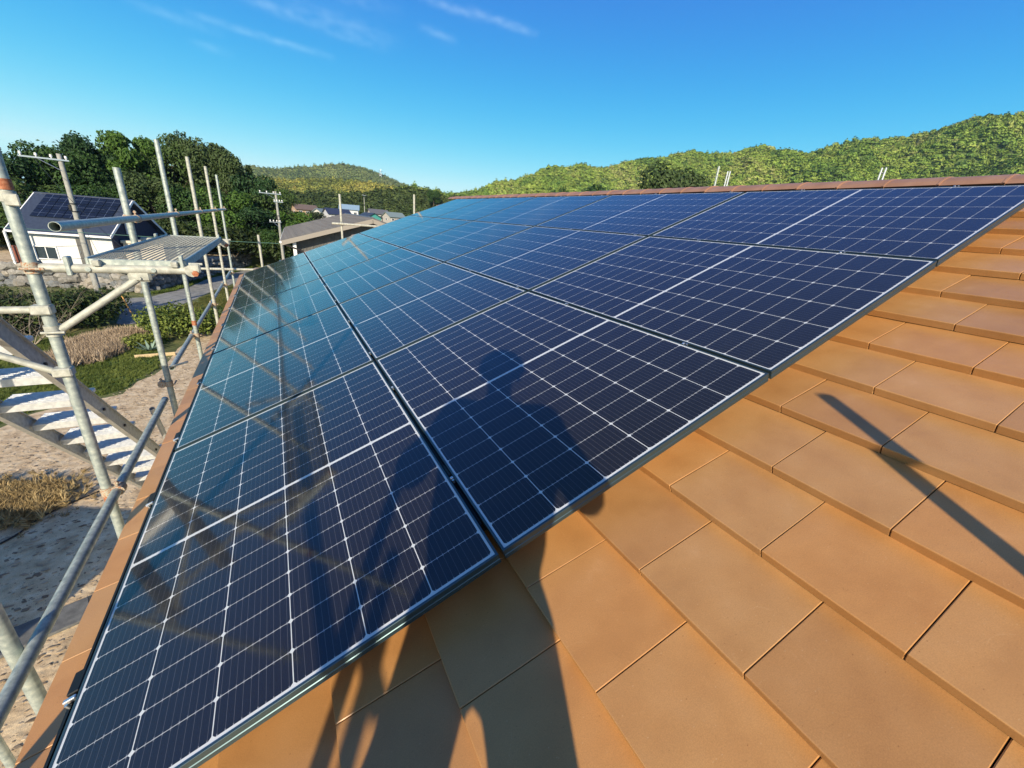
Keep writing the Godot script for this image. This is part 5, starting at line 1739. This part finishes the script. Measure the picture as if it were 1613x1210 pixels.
func build_person() -> void:
	var az := 0.523
	var fw := Vector3(sin(az), 0, -cos(az))
	var rt := Vector3(cos(az), 0, sin(az))
	var lens := Vector3(0.60773515, 1.27488639, 0.76025075)
	var root := lens - fw * 0.40
	var gy := func(p: Vector3) -> float: return p.x * tan(PITCH) + (ROOF_H + 0.022) / cos(PITCH)
	root.y = gy.call(root)
	var t := thing("person", "person in dark work clothes standing on the tiles holding a phone", "person", Transform3D(Basis(rt, Vector3.UP, -fw), root))
	var ph := lens.y - root.y      # height of the phone
	var jacket := Color(0.05, 0.055, 0.065)
	var trousers := Color(0.035, 0.04, 0.06)
	var shoe := Color(0.02, 0.02, 0.02)
	var flesh := Color(0.48, 0.30, 0.21)
	var bones := []
	for s in [-1.0, 1.0]:
		var foot := Vector3(s * 0.20, 0, 0.02)
		foot.y = gy.call(root + rt * foot.x - fw * foot.z) - root.y
		var toe := Vector3(s * 0.23, 0, -0.17)
		toe.y = gy.call(root + rt * toe.x - fw * toe.z) - root.y
		var knee := Vector3(s * 0.16, 0.46 + foot.y * 0.5, -0.05)
		bones += [[Vector3(s * 0.085, 0.80, 0), knee, 0.108, 0.084, trousers], [knee, foot + Vector3(0, 0.1, 0), 0.084, 0.07, trousers], [foot + Vector3(0, 0.05, 0.03), toe + Vector3(0, 0.04, 0), 0.045, 0.038, shoe]]
		var sh := Vector3(s * 0.175, 1.365, 0.01)
		var el := Vector3(s * 0.31, 1.12, -0.05)
		var wr := Vector3(s * 0.125, ph - 0.07, -0.31)
		bones += [[Vector3(s * 0.08, 1.36, 0.0), sh, 0.072, 0.066, jacket], [sh, el, 0.07, 0.06, jacket], [el, wr, 0.06, 0.04, jacket]]
	bones += [[Vector3(0, 0.83, 0.0), Vector3(0, 1.0, 0.0), 0.135, 0.125, trousers], [Vector3(-0.06, 1.0, 0), Vector3(-0.07, 1.27, 0.01), 0.13, 0.135, jacket], [Vector3(0.06, 1.0, 0), Vector3(0.07, 1.27, 0.01), 0.13, 0.135, jacket], [Vector3(0, 1.36, 0.01), Vector3(0, 1.47, -0.02), 0.062, 0.055, flesh]]
	var g := Geo.new()
	skin(g, bones, 0.02, 0.05)
	# head with nose, ears, jaw, brow, lips
	var hc := Vector3(0, 1.575, -0.035)
	var lip := Color(0.36, 0.17, 0.13)
	skin(g, [[hc + Vector3(0, 0.03, 0.015), hc + Vector3(0, 0.02, -0.02), 0.085, 0.078, flesh], [hc + Vector3(0, -0.02, -0.02), hc + Vector3(0, -0.075, -0.045), 0.064, 0.042, flesh], [hc + Vector3(0, -0.05, 0.0), hc + Vector3(0, -0.13, 0.02), 0.056, 0.054, flesh], [hc + Vector3(0, 0.012, -0.094), hc + Vector3(0, -0.022, -0.108), 0.010, 0.015, flesh], [hc + Vector3(-0.035, 0.028, -0.082), hc + Vector3(0.035, 0.028, -0.082), 0.014, 0.014, flesh], [hc + Vector3(-0.018, -0.052, -0.086), hc + Vector3(0.018, -0.052, -0.086), 0.009, 0.009, lip], [hc + Vector3(-0.084, 0.018, 0.005), hc + Vector3(-0.084, -0.03, 0.0), 0.016, 0.011, flesh], [hc + Vector3(0.084, 0.018, 0.005), hc + Vector3(0.084, -0.03, 0.0), 0.016, 0.011, flesh], [hc + Vector3(-0.031, 0.006, -0.079), hc + Vector3(-0.031, 0.006, -0.081), 0.012, 0.012, Color(0.05, 0.04, 0.035)], [hc + Vector3(0.031, 0.006, -0.079), hc + Vector3(0.031, 0.006, -0.081), 0.012, 0.012, Color(0.05, 0.04, 0.035)]], 0.007, 0.014)
	# hands on both short sides of the phone, fingers behind it, thumbs before
	for s in [-1.0, 1.0]:
		var wr := Vector3(s * 0.125, ph - 0.07, -0.31)
		var palm := Vector3(s * 0.095, ph - 0.02, -0.345)
		var hb := [[wr, palm, 0.026, 0.027, flesh], [palm, palm + Vector3(-s * 0.006, 0.03, -0.01), 0.025, 0.022, flesh]]
		for k in 4:
			var root_f := palm + Vector3(-s * 0.004, -0.018 + k * 0.018, -0.016)
			var mid := root_f + Vector3(-s * 0.016, 0.004, -0.026)
			var tip := mid + Vector3(-s * (0.020 + 0.006 * [0.2, 0.8, 1.0, 0.6][k]), 0.002, 0.004)
			hb += [[root_f, mid, 0.0088, 0.008, flesh], [mid, tip, 0.008, 0.0066, flesh]]
		hb += [[palm + Vector3(-s * 0.002, 0.0, 0.018), palm + Vector3(-s * 0.022, 0.02, 0.03), 0.011, 0.0095, flesh], [palm + Vector3(-s * 0.022, 0.02, 0.03), palm + Vector3(-s * 0.036, 0.036, 0.026), 0.0095, 0.0078, flesh]]
		skin(g, hb, 0.006, 0.009)
	obj("body", g, M.cloth, t)
	g = Geo.new()
	skin(g, [[hc + Vector3(0, 0.045, 0.022), hc + Vector3(0, 0.05, -0.02), 0.088, 0.078, Color.WHITE], [hc + Vector3(0, 0.0, 0.05), hc + Vector3(0, -0.06, 0.045), 0.07, 0.05, Color.WHITE]], 0.01, 0.02)
	obj("hair", g, M.hair, t)
	g = Geo.new()
	for i in 5:
		for k in 20:
			var q := []
			for e in [[0, 0], [1, 0], [1, 1], [0, 1]]:
				var th: float = PI * 0.5 * (i + e[0]) / 5.0
				var pa: float = TAU * (k + e[1]) / 20.0
				q.append(hc + Vector3(sin(th) * cos(pa) * 0.118, 0.03 + cos(th) * 0.118, sin(th) * sin(pa) * 0.14))
			g.quad(q[0], q[3], q[2], q[1])
	g.box(hc + Vector3(0, 0.03, -0.15), Vector3(0.17, 0.008, 0.07), Basis(), 0.003)
	obj("helmet", g, M.trim, t)
	g = Geo.new()
	var pt := thing("phone", "dark phone held upright by the photographer", "phone", Transform3D(Basis(rt, Vector3.UP, -fw) * Basis(Vector3(1, 0, 0), -0.37), lens - fw * 0.034 + Vector3(0, -0.012, 0)))
	g.box(Vector3.ZERO, Vector3(0.147, 0.0715, 0.008), Basis(), 0.003)
	obj("case", g, M.phone, pt)
	g = Geo.new()
	g.box(Vector3(0, 0, 0.0045), Vector3(0.139, 0.064, 0.001), Basis())
	obj("screen", g, M.pane, pt)
	g = Geo.new()
	g.tube(Vector3(0.05, 0.02, -0.004), Vector3(0.05, 0.02, -0.006), 0.008, 0.008, 12)
	obj("lens_ring", g, M.frame, pt)

# ------------------------------------------------------------------ all of it
func _ready() -> void:
	rng.seed = 20240
	build_materials()
	light_and_camera()
	build_ground()
	build_hills()
	build_roof()
	build_array()
	build_scaffold()
	build_stone_wall()
	build_navy_house()
	build_barn()
	build_village()
	build_poles()
	build_wood()
	build_person()
